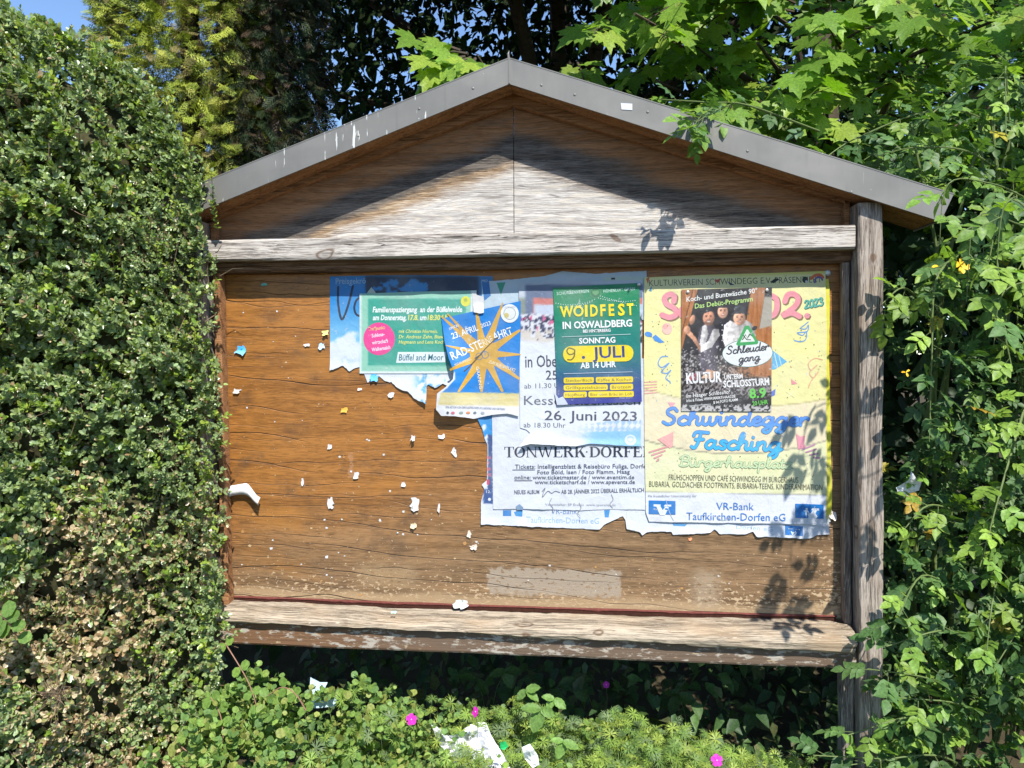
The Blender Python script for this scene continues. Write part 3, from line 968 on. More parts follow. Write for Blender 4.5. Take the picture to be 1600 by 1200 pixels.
# ---- handwriting: strokes per letter on a line of x-height 1
_dot = [(0.10, 1.50), (0.14, 1.56)]
PEN = {
 'a': (1.0, [[(.72, .80), (.45, 1), (.12, .62), (.15, .14), (.45, 0), (.72, .5), (.78, .96)], [(.78, .96), (.75, .3), (.92, 0), (1.1, .25)]]),
 'b': (.9, [[(.05, .3), (.4, 1.6), (.28, 2), (.14, 1.5), (.13, .2), (.45, 0), (.75, .45), (.5, .95), (.2, .7)]]),
 'c': (.82, [[(.74, .78), (.48, 1), (.14, .64), (.15, .2), (.45, 0), (.92, .28)]]),
 'd': (1.0, [[(.72, .80), (.45, 1), (.12, .62), (.15, .14), (.45, 0), (.72, .5)], [(.86, 2.05), (.76, .4), (.92, 0), (1.1, .25)]]),
 'e': (.8, [[(.06, .38), (.58, .56), (.64, .88), (.42, 1), (.14, .64), (.15, .2), (.45, 0), (.88, .28)]]),
 'f': (.6, [[(.62, 1.85), (.42, 2.0), (.28, 1.5), (.22, -.4), (.0, -.8)], [(.02, 1.0), (.6, 1.02)]]),
 'g': (1.0, [[(.72, .80), (.45, 1), (.12, .62), (.15, .14), (.45, .05), (.72, .5)], [(.80, .98), (.76, -.35), (.48, -.88), (.16, -.66), (.46, -.28), (1.08, .22)]]),
 'h': (.98, [[(0, .25), (.34, 1.5), (.28, 2), (.13, 1.5), (.10, 0)], [(.12, .5), (.42, 1), (.66, .82), (.64, .25), (.80, 0), (1.02, .25)]]),
 'i': (.46, [[(.10, .96), (.10, .25), (.26, 0), (.5, .25)], _dot]),
 'l': (.5, [[(0, .25), (.36, 1.5), (.26, 2), (.10, 1.5), (.12, .3), (.3, 0), (.56, .25)]]),
 'n': (.98, [[(.10, .98), (.12, 0)], [(.12, .5), (.42, 1), (.66, .82), (.64, .25), (.80, 0), (1.02, .25)]]),
 'o': (.9, [[(.5, 1), (.14, .62), (.18, .12), (.5, 0), (.8, .4), (.7, .9), (.45, 1)]]),
 'p': (.95, [[(.12, 1), (.08, -.9)], [(.12, .6), (.46, 1), (.76, .68), (.66, .1), (.36, 0), (.14, .22)]]),
 'r': (.72, [[(.10, .98), (.12, 0)], [(.12, .5), (.36, .96), (.62, .90), (.66, .74)]]),
 's': (.74, [[(.66, .84), (.40, 1), (.20, .78), (.60, .36), (.45, 0), (.08, .15)]]),
 't': (.62, [[(.28, 1.6), (.22, .3), (.4, 0), (.68, .25)], [(.02, 1.02), (.56, 1.06)]]),
 'u': (1.0, [[(.10, .96), (.10, .3), (.35, 0), (.64, .4), (.70, .96)], [(.70, .96), (.68, .25), (.84, 0), (1.04, .25)]]),
 'w': (1.3, [[(.10, .96), (.12, .25), (.35, 0), (.58, .35), (.62, .96)], [(.62, .6), (.65, .2), (.85, 0), (1.1, .4), (1.12, .92), (1.34, .80)]]),
 'z': (.82, [[(.08, .94), (.68, .96), (.10, .02), (.78, .06)]]),
 'S': (1.12, [[(1.0, 1.62), (.72, 2.0), (.32, 1.76), (.36, 1.28), (.80, .86), (.84, .3), (.45, 0), (.04, .30)]]),
 'F': (1.1, [[(.10, 1.45), (.3, 1.95), (1.24, 1.92)], [(.66, 1.92), (.52, .6), (.32, 0), (.05, .18)], [(.28, 1.02), (.95, 1.08)]]),
 'B': (1.2, [[(.36, 1.9), (.26, 0)], [(.05, 1.45), (.5, 2), (1.0, 1.76), (.88, 1.2), (.38, 1.06)], [(.38, 1.06), (1.04, .88), (1.0, .2), (.5, 0), (.08, .2)]]),
 '2': (.95, [[(.10, 1.45), (.35, 1.95), (.75, 1.7), (.6, 1.0), (.08, .05), (.85, .12)]]),
 '0': (.95, [[(.5, 2), (.14, 1.3), (.2, .3), (.5, 0), (.8, .6), (.75, 1.6), (.48, 2)]]),
 '3': (.9, [[(.12, 1.7), (.5, 2), (.75, 1.5), (.35, 1.08)], [(.35, 1.08), (.82, .7), (.6, .05), (.08, .2)]]),
 '9': (.9, [[(.72, 1.5), (.4, 1.95), (.12, 1.4), (.45, 1.0), (.74, 1.5), (.66, .5), (.3, 0), (.1, .2)]]),
 'V': (1.2, [[(.0, 2.0), (.12, 1.0), (.42, .02), (.62, .05), (.85, 1.0), (.98, 2.05)]]),
 '.': (.4, [[(.12, .04), (.18, .1)]]), ' ': (.6, []),
}


def script(s, txt, x0, y0, x1, y1, xh, w, col, under=None, uw=0.0, ux=0.0, lean=0.12):
    """a word in connected handwriting between two baseline ends"""
    uml = {'ü': 'u', 'ö': 'o', 'ä': 'a'}
    tot = sum(PEN[uml.get(c, c)][0] for c in txt)
    e = np.array([x1 - x0, y1 - y0], float); L = np.hypot(*e); e /= L; n = np.array([e[1], -e[0]])
    st = []; q = 0.0
    for c in txt:
        adv, sts = PEN[uml.get(c, c)]
        ss = list(sts)
        if c in uml: ss += [[(.2, 1.5), (.22, 1.55)], [(.6, 1.5), (.62, 1.55)]]
        for k in ss:
            k = np.array(k, float)
            st.append(np.array([x0, y0]) + e * ((q + k[:, 0:1]) / tot * L + lean * k[:, 1:2] * xh) + n * (k[:, 1:2] * xh))
        q += adv
    keep = s.inc; s.inc = 2e-6
    if under is not None:
        for k in st: s.stroke(k + ux, w + uw, under)
        s.lev += 40e-6
    for k in st: s.stroke(k, w, col)
    s.inc = keep; s.lev += 20e-6


def serif(s, txt, x0, y0, x1, y1, cap, col):
    """roman capitals: thick and thin stems with slab feet"""
    T, t, f = 0.19, 0.075, 0.05
    def I(x, w=T): return [[(x, 0), (x + w, 0), (x + w, 1), (x, 1)], [(x - .09, 0), (x + w + .09, 0), (x + w + .09, f), (x - .09, f)], [(x - .09, 1 - f), (x + w + .09, 1 - f), (x + w + .09, 1), (x - .09, 1)]]
    def bow(cx, cy, a, b, a0, a1, T=T):
        q = np.linspace(a0, a1, 18); o = [(cx + a * math.cos(k), cy + b * math.sin(k)) for k in q]
        i = [(cx + (a - T * abs(math.cos(k)) - t * 0.9 * abs(math.sin(k))) * math.cos(k), cy + (b - t) * math.sin(k)) for k in q[::-1]]
        return o + i
    G = {
     'T': (.86, I(.34) + [[(.02, 1 - f), (.86, 1 - f), (.86, 1), (.02, 1)], [(.02, .72), (.07, .72), (.12, 1), (.02, 1)], [(.76, 1), (.81, .72), (.86, .72), (.86, 1)]]),
     'O': (1.0, [bow(.5, .5, .47, .52, 0.0, math.pi), bow(.5, .5, .47, .52, math.pi, 2 * math.pi)]),
     'N': (1.02, I(.14, t) + I(.84, t) + [[(.08, 1), (.28, 1), (.92, 0), (.80, 0)]]),
     'W': (1.35, [[(.06, 1), (.27, 1), (.50, .0), (.42, 0)], [(.42, 0), (.50, 0), (.70, .9), (.64, .95)], [(.60, 1), (.80, 1), (1.00, 0), (.92, 0)], [(.92, 0), (1.0, 0), (1.30, 1), (1.22, 1)], [(0, 1 - f), (.36, 1 - f), (.36, 1), (0, 1)], [(1.14, 1 - f), (1.40, 1 - f), (1.40, 1), (1.14, 1)]]),
     'E': (.86, I(.14) + [[(.2, 0), (.80, 0), (.80, f), (.2, f)], [(.2, 1 - f), (.78, 1 - f), (.78, 1), (.2, 1)], [(.3, .48), (.6, .48), (.6, .54), (.3, .54)], [(.70, f), (.80, 0), (.84, .28), (.80, .28)], [(.70, 1 - f), (.80, .74), (.78, 1), (.72, 1)], [(.56, .38), (.60, .38), (.60, .64), (.56, .64)]]),
     'F': (.80, I(.14) + [[(.2, 1 - f), (.76, 1 - f), (.76, 1), (.2, 1)], [(.3, .48), (.58, .48), (.58, .54), (.3, .54)], [(.68, 1 - f), (.78, .72), (.76, 1), (.7, 1)], [(.54, .38), (.58, .38), (.58, .64), (.54, .64)]]),
     'R': (.98, I(.14) + [bow(.44, .76, .34, .245, -math.pi / 2, math.pi / 2), [(.3, 1 - f), (.44, 1 - f), (.44, 1), (.3, 1)], [(.3, .51), (.46, .51), (.46, .57), (.3, .57)], [(.44, .52), (.62, .52), (.98, 0), (.74, 0)]]),
     'K': (1.0, I(.14) + [[(.30, .40), (.36, .36), (.86, 1), (.76, 1)], [(.44, .56), (.60, .66), (1.0, 0), (.76, 0)], [(.64, 1 - f), (1.0, 1 - f), (1.0, 1), (.64, 1)]]),
     'D': (1.0, I(.14) + [bow(.40, .5, .58, .5, -math.pi / 2, math.pi / 2), [(.3, 1 - f), (.42, 1 - f), (.42, 1), (.3, 1)], [(.3, 0), (.42, 0), (.42, f), (.3, f)]]),
     '·': (.3, [[(.05, .44), (.17, .44), (.17, .56), (.05, .56)]]), ' ': (.35, []),
    }
    tot = sum(G[c][0] for c in txt); q = 0
    e = np.array([x1 - x0, y1 - y0], float); L = np.hypot(*e); e /= L; n = np.array([e[1], -e[0]])
    for c in txt:
        adv, ps = G[c]
        for p in ps:
            p = np.array(p, float)
            s.poly(np.array([x0, y0]) + e * ((q + p[:, 0:1]) / tot * L) + n * p[:, 1:2] * cap, col)
        q += adv


def mixc(a, b, t):
    return np.array(a, float) * (1 - t[:, None]) + np.array(b, float) * t[:, None]


def const(c, var=6, sc=25.0, seed=3):
    return lambda u, v: np.array(c, float) + ((fbm(u / sc, v / sc, seed, 3) - 0.5) * 2 * var)[:, None]


def bank_mark(s, x0, y0, x1, y1, dy=0.0, blue=(0, 120, 200), white=(232, 236, 242)):
    """blue field with the white double V"""
    s.rect(x0, y0, x1, y1, blue, dy=dy)
    w, h = x1 - x0, y1 - y0
    P = lambda a, b: (x0 + a * w, y0 + b * h + dy * a)
    s.poly([P(.18, .28), P(.44, .28), P(.44, .42), P(.52, .70), P(.62, .42), P(.56, .42), P(.60, .28), P(.84, .28), P(.84, .44), P(.76, .44), P(.60, 1.08), P(.42, 1.08), P(.28, .44), P(.18, .44)], white)
# ------------------------------------------------------------------ posters, from the lowest layer up
WHITE = (226, 229, 235)


def sky_print(u, v):
    n = fbm(u / 26.0, v / 20.0, 4, 4)
    t = sm(v, 455, 545)
    c = mixc((45, 135, 205), (120, 195, 235), t)
    cl = sm(n + (v - 528) / 70.0, 0.42, 0.62)
    c = c * (1 - cl[:, None]) + np.array([222, 230, 242]) * cl[:, None]
    mo = sm(fbm(u / 9.0, v / 12.0, 9, 4), 0.5, 0.7) * sm(v, 545, 565) * sm(v, 590, 575)
    c = c * (1 - 0.25 * mo[:, None]) + np.array([120, 160, 205]) * (0.25 * mo[:, None])
    dark = sm(u + (vn(u / 14, v / 14, 2) - 0.5) * 3, 571, 573) * sm(v, 470, 462)
    c = c * (1 - dark[:, None]) + np.array([52, 64, 86]) * dark[:, None]
    spl = sm(fbm(u / 14.0, v / 11.0, 12, 3) - np.hypot((u - 640) / 90.0, (v - 452) / 26.0), 0.02, 0.12) * dark
    c = c * (1 - spl[:, None]) + np.array([50, 140, 205]) * spl[:, None]
    top = sm(v, 434, 431) * 0.7 + sm(u, 745, 752) * 0.8 * sm(v, 480, 470)
    top = np.clip(top, 0, 1)
    c = c * (1 - top[:, None]) + np.array([70, 145, 205]) * top[:, None]
    pap = sm(v + (fbm(u / 7.0, v / 7.0, 31, 3) - 0.5) * 26, 575, 590) * sm(u, 570, 590)
    c = c * (1 - pap[:, None]) + np.array(WHITE) * pap[:, None]
    blu = sm(fbm(u / 8.0, v / 9.0, 77, 3), 0.56, 0.63) * pap * sm(u, 640, 665)
    c = c * (1 - blu[:, None]) + np.array([95, 175, 225]) * blu[:, None]
    return c


p = Sheet([(516, 432), (600, 430), (690, 430), (770, 432)],
          [(516, 579), (524, 576), (536, 572), (546, 580), (553, 575), (564, 573), (575, 598), (584, 590), (592, 588), (601, 596), (612, 598), (622, 606), (638, 612), (648, 624), (661, 626), (668, 631), (663, 612), (669, 600), (681, 607), (692, 600), (702, 606), (716, 610), (735, 604), (770, 600)],
          0, step=2.2, seed=3, torn=(0.6, 3.0, 0.3, 0), curl=lambda u, v: 0.010 * sm(v, 588, 632) * (0.6 + 0.8 * vn(u / 18, v / 30, 5)) * sm(u, 566, 600) + 0.004 * sm(v, 560, 580) * sm(u, 566, 530))
p.paint(sky_print)
p.text('Preisgekrö', 525, 444, 572, 443, 9, (150, 185, 215), 0.012)
script(p, 'V', 523, 497, 551, 497, 24.5, 3.4, (38, 50, 74))
p.stroke([(566, 462), (557, 470), (554, 482), (558, 492), (567, 494)], 3.2, (38, 50, 74))
p.make('torn_poster', 'blue sky and cloud poster with a torn lower edge behind the green flyer')


def pale(u, v):
    n = fbm(u / 30.0, v / 22.0, 8, 3)
    c = mixc((176, 200, 214), (206, 216, 222), n)
    gr = sm(u, 938, 945) * sm(v, 445, 441) * sm(v, 432, 434)
    return c * (1 - gr[:, None]) + np.array([196, 214, 196]) * gr[:, None]


p = Sheet([(752, 440), (800, 437), (850, 432), (880, 424), (930, 428), (1010, 423)], [(756, 500), (870, 500), (1012, 500)], 0.4, step=3.0, seed=5, torn=(1.2, 0, 1.5, 0))
p.paint(pale)
p.poly([(776, 442), (790, 441), (783, 461)], (70, 165, 135))
p.poly([(752, 436), (764, 438), (767, 462), (757, 470)], (55, 120, 185))
p.text('MO', 753, 441, 762, 441, 4, (200, 220, 235))
p.rect(955, 434, 961, 437, (60, 66, 72))
p.make('old_poster', 'pale bluish leftover poster with a small green pennant, peeking out at the top middle')


def bankold(u, v):
    c = const((224, 228, 236), 7)(u, v)
    d = sm(u, 761.5, 762.5) * sm(u, 771, 770) * sm(v, 660, 664) * sm(v, 786, 782)
    c = c * (1 - d[:, None]) + np.array([70, 92, 140]) * d[:, None]
    b = sm(fbm(u / 9, v / 9, 3, 3), 0.35, 0.5) * sm(v, 692, 684) * sm(u, 774, 770)
    c = c * (1 - b[:, None]) + np.array([60, 150, 215]) * b[:, None]
    e = sm(v, 762, 766) * sm(v, 788, 786) * sm(u, 754, 756) * sm(u, 772, 769)
    return c * (1 - e[:, None]) + np.array([66, 94, 150]) * e[:, None]


p = Sheet([(742, 645), (800, 645), (1008, 645)], [(752, 819), (800, 821), (850, 823), (915, 826), (937, 827), (946, 818), (960, 812), (973, 806), (977, 812), (979, 826), (1008, 831)], 0.2,
          left=[(742, 645), (753, 668), (759, 690), (762, 694), (761, 750), (753, 757), (757, 764), (752, 785), (752, 819)], step=2.4, seed=9, torn=(0, 1.2, 0.8, 0),
          curl=lambda u, v: 0.006 * sm(v, 806, 828) * (vn(u / 24, 1.0, 8)) + 0.004 * sm(u, 760, 745))
p.paint(bankold)
for i, w in enumerate(('KA', 'T', 'BR', 'VE')):
    p.text(w, 761, 717 + i * 9.0, 761 + 2.6 * len(w) + 1.5, 717 + i * 9.0, 4.5, (225, 105, 120), 0.02)
p.rect(761, 749, 764.5, 757, (225, 70, 100))
p.text('12.', 760, 770, 767, 770, 4, (235, 238, 242)); p.oval(765, 780, 2.4, 2.4, (225, 232, 240))
p.rect(786, 797, 799, 806, (40, 130, 205)); p.poly([(803, 800), (817, 795), (816, 807), (806, 806)], (60, 150, 215))
p.text('VR-Bank', 861, 803, 902, 803, 8.5, (120, 150, 195), 0.004)
p.text('Taufkirchen-Dorfen eG', 822, 816, 936, 818, 9.0, (150, 188, 228))
p.poly([(944, 797), (953, 796), (951, 808), (945, 808)], (60, 150, 215))
p.make('old_poster', 'old white bank poster with a dark blue left margin, under the concert bill')

p = Sheet([(1004, 610), (1293, 610)], [(979, 826), (1000, 831), (1003, 836), (1010, 831), (1030, 830), (1048, 830), (1050, 835), (1080, 834), (1108, 832), (1114, 826), (1122, 834), (1160, 834), (1173, 830), (1178, 838), (1196, 838), (1214, 839), (1262, 841), (1270, 836), (1290, 834)], 0.6,
          left=[(1004, 610), (1002, 780), (979, 800), (979, 826)], right=[(1293, 610), (1296, 700), (1295, 834)], step=2.6, seed=13, torn=(0, 1.4, 0.6, 0.5),
          curl=lambda u, v: 0.006 * sm(v, 822, 840) * vn(u / 16, 2.0, 8))
p.paint(const((226, 230, 238), 7))
bank_mark(p, 1226, 820, 1254, 835, 2.0)
p.text('Dorfen eG', 1150, 826, 1207, 830, 7, (175, 200, 232))
p.poly([(1050, 817), (1074, 818), (1070, 822), (1052, 821)], (90, 165, 220))
p.make('old_poster', 'torn white bottom strip of an older poster below the yellow carnival poster')


def yel_edge(u, v):
    c = const((232, 224, 60), 8)(u, v)
    k = sm(v, 800, 815)[:, None]
    t = sm(v + (vn(u / 6, v / 6, 4) - 0.5) * 20, 470, 440)[:, None] * sm(u, 1295, 1298)[:, None]
    c = c * (1 - k) + np.array([226, 228, 232]) * k
    return c


p = Sheet([(1250, 438), (1294, 436)], [(1262, 815), (1301, 815)], 1.0, right=[(1294, 436), (1296, 470), (1295, 560), (1297, 640), (1298, 720), (1300, 780), (1297, 815)], step=3.0, seed=17, torn=(0, 2.0, 0, 0.8))
p.paint(yel_edge)
p.make('old_poster', 'yellow strip of a second carnival poster showing along the right edge')

# concert bill
p = Sheet([(768, 560), (1008, 560)], [(771, 795), (795, 795), (812, 794), (870, 796), (908, 797), (956, 795), (1008, 796)], 1.0, right=[(1008, 560), (1008, 796)], step=2.8, seed=21, torn=(0, 0.8, 0.3, 0), curl=lambda u, v: 0.004 * sm(v, 765, 797) * vn(u / 30, v / 40, 3))
p.paint(const((222, 225, 233), 8))
TX = (84, 90, 108)
serif(p, 'TONWERK·DORFEN', 788, 714.5, 1022, 713.5, 16.5, (30, 38, 58))
p.text('Tickets: Intelligenzblatt & Reisebüro Fuliga, Dorfen', 805, 732, 1014, 731, 6.6, TX, 0.006)
p.text('Foto Böld, Isen / Foto Flamm, Haag', 840, 740.5, 984, 739.5, 6.2, TX, 0.006)
p.text('online: www.ticketmaster.de / www.eventim.de', 804, 748.5, 991, 748, 6.2, TX, 0.006)
p.text('www.ticketscharf.de / www.spevents.de', 836, 756, 992, 755.5, 6.2, TX, 0.006)
p.rect(801, 733.2, 836, 734.2, TX); p.rect(804, 750, 832, 751, TX)
p.text('NEUES ALBUM', 804, 771.5, 843, 771, 6, (96, 100, 114), 0.01)
p.stroke([(847, 768), (852, 762), (849, 770), (848, 776), (856, 767), (862, 770), (868, 767), (875, 769)], 0.9, (110, 114, 126))
p.text('AB 28. JÄNNER 2022 ÜBERALL ERHÄLTLICH', 877, 771, 1006, 768, 6, (96, 100, 114), 0.01)
p.text('Veranstalter: SP Events  www.spevents.de', 852, 789, 962, 790, 3.6, (165, 168, 176))
for x0, y0, dx in ((955, 772, 1), (862, 778, -1), (905, 785, 1)):
    p.stroke([(x0, y0), (x0 + 3 * dx, y0 + 8), (x0 - 2 * dx, y0 + 15), (x0 + 2, y0 + 21)], 0.9, (140, 144, 155))
p.poly([(806, 791), (812, 787), (818, 792), (817, 796), (808, 796)], (120, 150, 180))
p.make('concert_poster', 'white concert bill with big serif capitals and ticket addresses below them')

# white club poster
def club(u, v):
    c = const((226, 229, 235), 6)(u, v)
    ph = sm(v, 536 + 14 * 0, 520) * sm(v, 443, 445)
    ph = sm(v - 8 * vn(u / 25, 1, 4) - (u - 812) * 0.08, 530, 520)
    n = vn(u / 3.2, v / 3.2, 5); n2 = vn(u / 5.0, v / 7.0, 15)
    sky_ = np.array([196, 204, 214.0]); roof = np.array([112, 124, 150.0]); wall = np.array([196, 205, 220.0]); red = np.array([205, 128, 120.0])
    tree = np.array([140, 150, 140.0])
    P = np.tile(sky_, (len(u), 1))
    def lay(m, col): 
        nonlocal P
        P = P * (1 - m[:, None]) + np.asarray(col, float) * m[:, None]
    lay(sm(v, 462, 470), tree); lay(sm(v, 444, 446) * sm(u, 818 + 0, 824), roof); lay(sm(v, 465, 467) * sm(u, 832, 834), red); lay(sm(v, 475, 477) * sm(u, 834, 836), wall)
    crowd = np.where((n > 0.55)[:, None], np.array([222, 222, 228.0]), np.where((n > 0.32)[:, None], np.array([92, 96, 122.0]), np.array([52, 54, 74.0])))
    crowd = np.where(((n2 > 0.84) & (n > 0.4))[:, None], np.array([214, 110, 150.0]), crowd)
    m = sm(v + (n - 0.5) * 6, 490, 494); P = P * (1 - m[:, None]) + crowd * m[:, None]
    lay(sm(v, 512, 520) * (n2 > 0.4), (214, 205, 195))
    c = c * (1 - ph[:, None]) + P * ph[:, None]
    # lozenges along the foot, pale blue to the lower right
    q = (u - 930) + (v - 660) * 1.0; w = v - 652 - (1003 - u) * 0.12
    loz = ((np.floor(q / 9.5) + np.floor((u - (v - 660) * 0.8) / 9.5)) % 2 == 0) & (w > 0) & (v < 682 + 4 * vn(u / 20, 1, 9)) & (u > 880)
    k = (loz * 0.75 * sm(u, 885, 950))[:, None]; c = c * (1 - k) + np.array([150, 190, 228]) * k
    b = (sm(v + (u - 1000) * 0.03, 671, 673) * sm(u, 900, 935))[:, None]; c = c * (1 - b) + np.array([142, 196, 236]) * b
    return c


p = Sheet([(811, 443), (870, 440), (1004, 438)], [(812, 697), (830, 692), (870, 695), (900, 697), (922, 692), (960, 695), (1001, 697)], 2.0,
          left=[(811, 443), (812, 560), (813, 668), (823, 671), (829, 676), (820, 687), (812, 697)], step=2.4, seed=25, torn=(0.3, 0.8, 0.2, 0),
          curl=lambda u, v: 0.012 * sm(v, 672, 697) * sm(u, 900, 820) + 0.005 * sm(v, 684, 697))
p.paint(club)
DG = (78, 80, 94)
p.text('in Oberding', 821, 574, 908, 572, 18, DG, 0.012)
p.text('25.', 853, 593, 876, 593, 14, DG, 0.012)
p.text('ab 11.30 Uhr', 819.5, 607, 886, 605.5, 7.5, (98, 100, 112), 0.004)
p.text('Kesselfleischessen', 819, 632.5, 1000, 632.5, 14, (100, 102, 116), 0.006)
p.text('26. Juni 2023', 851, 656, 995, 657.5, 14.5, (84, 86, 104), 0.012)
p.text('ab 18.30 Uhr', 818.5, 667.5, 884, 668, 7.4, (98, 100, 112), 0.004)
p.oval(985, 687, 9, 8.4, (212, 226, 240)); p.oval(985, 686, 5.5, 5, (176, 208, 234)); p.oval(985, 686, 3.4, 3, (220, 230, 242))
p.make('club_poster', 'white club poster with a crowd photo, behind the green festival poster')

# green family walk flyer
def green(u, v):
    dark = mixc((62, 158, 138), (72, 172, 152), fbm(u / 40, v / 40, 6, 3))
    t = np.maximum(sm(u, 577, 574), np.maximum(sm(v, 463, 461) * 0 + sm(v, 468, 466), sm(v + (u - 575) * 0.0, 570.5, 572.5)))
    r = np.maximum(t, sm(u, 727, 729))
    c = dark * (1 - r[:, None]) + np.array([150, 205, 182]) * r[:, None]
    w = np.maximum(np.maximum(sm(u, 565.5, 564.5), sm(v, 459.6, 458.8) * 0), np.maximum(sm(v, 580.3, 581.2), sm(u, 736, 737)))
    return c * (1 - w[:, None]) + np.array([222, 232, 230]) * w[:, None]


p = Sheet([(562.5, 459), (650, 456), (745, 454)], [(562.5, 583.5), (715, 583.5), (742, 584)], 1.2, step=2.4, seed=31, torn=(0, 0, 0, 0))
p.paint(green)
W = (240, 246, 242); Y = (238, 236, 120)
p.text('Familienspaziergang  an der Büffelweide', 583, 488, 722.5, 487.5, 8.2, W, 0.028, 0.12)
p.text('am Donnerstag,', 583, 500.2, 635.5, 500.2, 8.0, W, 0.028, 0.12)
p.text('17.8.', 638, 500.2, 654, 500.2, 8.0, (232, 226, 110), 0.028, 0.12); p.text('um', 656.5, 500.2, 666.5, 500.2, 8.0, W, 0.028, 0.12); p.text('18:30 Uhr', 668.5, 500.2, 706, 500.2, 8.0, (232, 226, 110), 0.028, 0.12)
p.oval(593, 529.5, 24.6, 25.5, (236, 74, 150), 40)
p.text('Treffpunkt:', 576, 517, 602.5, 514, 5.2, (244, 196, 130), 0.02, 0.1); p.text('Schloss-', 581.5, 527.5, 601.5, 524.5, 5.4, (250, 225, 238), 0.025, 0.1)
p.text('wirtschaft', 582, 538.3, 607, 535, 5.4, (250, 225, 238), 0.025, 0.1); p.text('Walkersaich', 581.5, 549.3, 610.5, 545, 5.4, (250, 225, 238), 0.025, 0.1)
p.text('mit Christian Hierneis,', 623.5, 520.3, 684, 520.3, 5.4, Y, 0.006, 0.2); p.text('Dr. Andreas Zahn, Bianca', 623.5, 528.8, 697, 528.8, 5.4, Y, 0.006, 0.2); p.text('Hegmann und Lena Koch', 623.5, 537, 694, 537, 5.4, Y, 0.006, 0.2)
p.poly([(622.5, 550), (698, 550), (696, 566), (619.5, 567)], (226, 236, 240)); p.text('Büffel and Moor', 623.5, 563.3, 693, 563, 9.6, (52, 112, 122), 0.014, 0.12)
p.oval(728, 471, 7.5, 8, (226, 222, 80)); p.oval(728, 469, 3, 3, (180, 190, 90))
p.poly([(574, 458), (581, 449), (587, 456), (588, 459)], (190, 205, 190)); 
p.make('flyer', 'green landscape flyer with white slanted lettering and a round pink spot')
p = Sheet([(738, 458), (750, 462), (756, 464)], [(741, 488), (750, 490), (757, 489)], 1.9, step=2.0, seed=33, torn=(1, 1, .5, .5), curl=lambda u, v: 0.010 * sm(v, 470, 496))
p.paint(const((218, 216, 214), 12)); p.make('paper_strip', 'small crumpled strip of pale paper dangling at the upper right corner of the green flyer', 'paper scrap')

# bike tour poster with the sun star
def bike(u, v):
    c = const((22, 128, 208), 10)(u, v)
    w = (sm(v - (u - 690) * 0.02, 611, 613))[:, None]
    yel = mixc((236, 226, 190), (214, 196, 120), fbm(u / 50, v / 5.0, 3, 3))
    foot = sm(v - (u - 690) * 0.03, 630, 633)[:, None]
    f = yel * (1 - foot) + np.array([228, 228, 230]) * foot
    cu = (sm(u, 712 + 0, 706) * sm(v, 575, 590))[:, None]
    c = c * (1 - w) + f * w
    lft = sm(u - np.interp(v, [497, 580, 592, 604, 614, 640], [689, 712, 712, 702, 690, 684]), 3.0, 1.0)[:, None] * sm(v, 578, 584)[:, None]
    return c * (1 - lft) + np.array([228, 230, 234]) * lft


def bike_curl(u, v):
    e = 690.5 + np.clip(v - 497, 0, 85) * 0.25
    d = sm(u - e, 46, 0)
    return 0.024 * d * d * sm(v, 500, 575) + 0.006 * sm(u - 690, 60, 0) * sm(v, 585, 600) * sm(v, 660, 610) + 0.004 * sm(v, 630, 652) * vn(u / 17, 0.5, 7)


p = Sheet([(690.5, 498), (752, 484), (814, 470.5)], [(685, 639), (693, 648.5), (716, 649), (742, 654), (770, 648), (794, 645.5), (812, 650)], 3.0,
          left=[(690.5, 498), (696, 532), (704, 560), (712, 580), (711, 592), (700, 604), (687, 614), (685, 639)], right=[(814, 470.5), (814, 520), (812, 580), (811, 650)], step=2.2, seed=37, torn=(0, 0.7, 0, 0.2), curl=bike_curl, amp=0.8); p.inc = 36e-6; p.mx = 3.2
p.paint(bike)
cx, cy = 757.0, 553.0
tips = [(690, 494, 1.8), (700, 490, 1.6), (744, 481, 2.4), (786, 474, 2.4), (813, 516, 3.4), (814, 554, 2.2), (812, 592, 3.6), (786, 612, 3.6), (753, 612, 3.6), (719, 612, 3.0), (706, 578, 3.0), (699, 540, 1.4)]
star = []
GOLD = lambda u, v: np.array([216, 168, 62.0]) + ((fbm(u / 12, v / 12, 3, 3) - 0.5) * 34)[:, None]
for x, y, w in tips:
    d = np.array([x - cx, y - cy]); L = np.hypot(*d); d /= L; n = np.array([-d[1], d[0]])
    p.poly([np.array([cx, cy]) + n * 10, np.array([cx, cy]) + d * L * 0.42 + n * 5.0 * min(1, w / 2.6 + .1), np.array([x, y]) + n * w * 0.5, np.array([x, y]) - n * w * 0.5, np.array([cx, cy]) + d * L * 0.42 - n * 5.0 * min(1, w / 2.6 + .1), np.array([cx, cy]) - n * 10], GOLD)
p.oval(cx, cy, 22, 21, GOLD, 30)
p.text('SONNTAG', 703.5, 516, 718, 510, 3.6, (235, 240, 245), 0.02)
p.text('23. APRIL', 708.5, 530, 748.5, 516, 9.2, (238, 243, 248), 0.016); p.text('2023', 753, 512.5, 768, 507.5, 6.2, (238, 243, 248), 0.006)
p.text('RAD-STE', 710, 562.5, 756, 542, 12.5, (240, 240, 236), 0.012); p.text('RNF', 757, 541, 772, 534, 10.5, (244, 226, 190), 0.01); p.text('AHRT', 773, 532, 802, 522, 11.5, (240, 240, 236), 0.016)
p.text('MIT KLIMAZIEL', 714, 572, 738, 562, 3.6, (228, 222, 200)); p.text('ZUM BÜRGERPLATZ', 764, 567, 805, 581, 4.6, (246, 228, 190), 0.01)
p.text('GRAFING', 744.5, 573, 750, 608, 4.4, (248, 236, 206), 0.01)
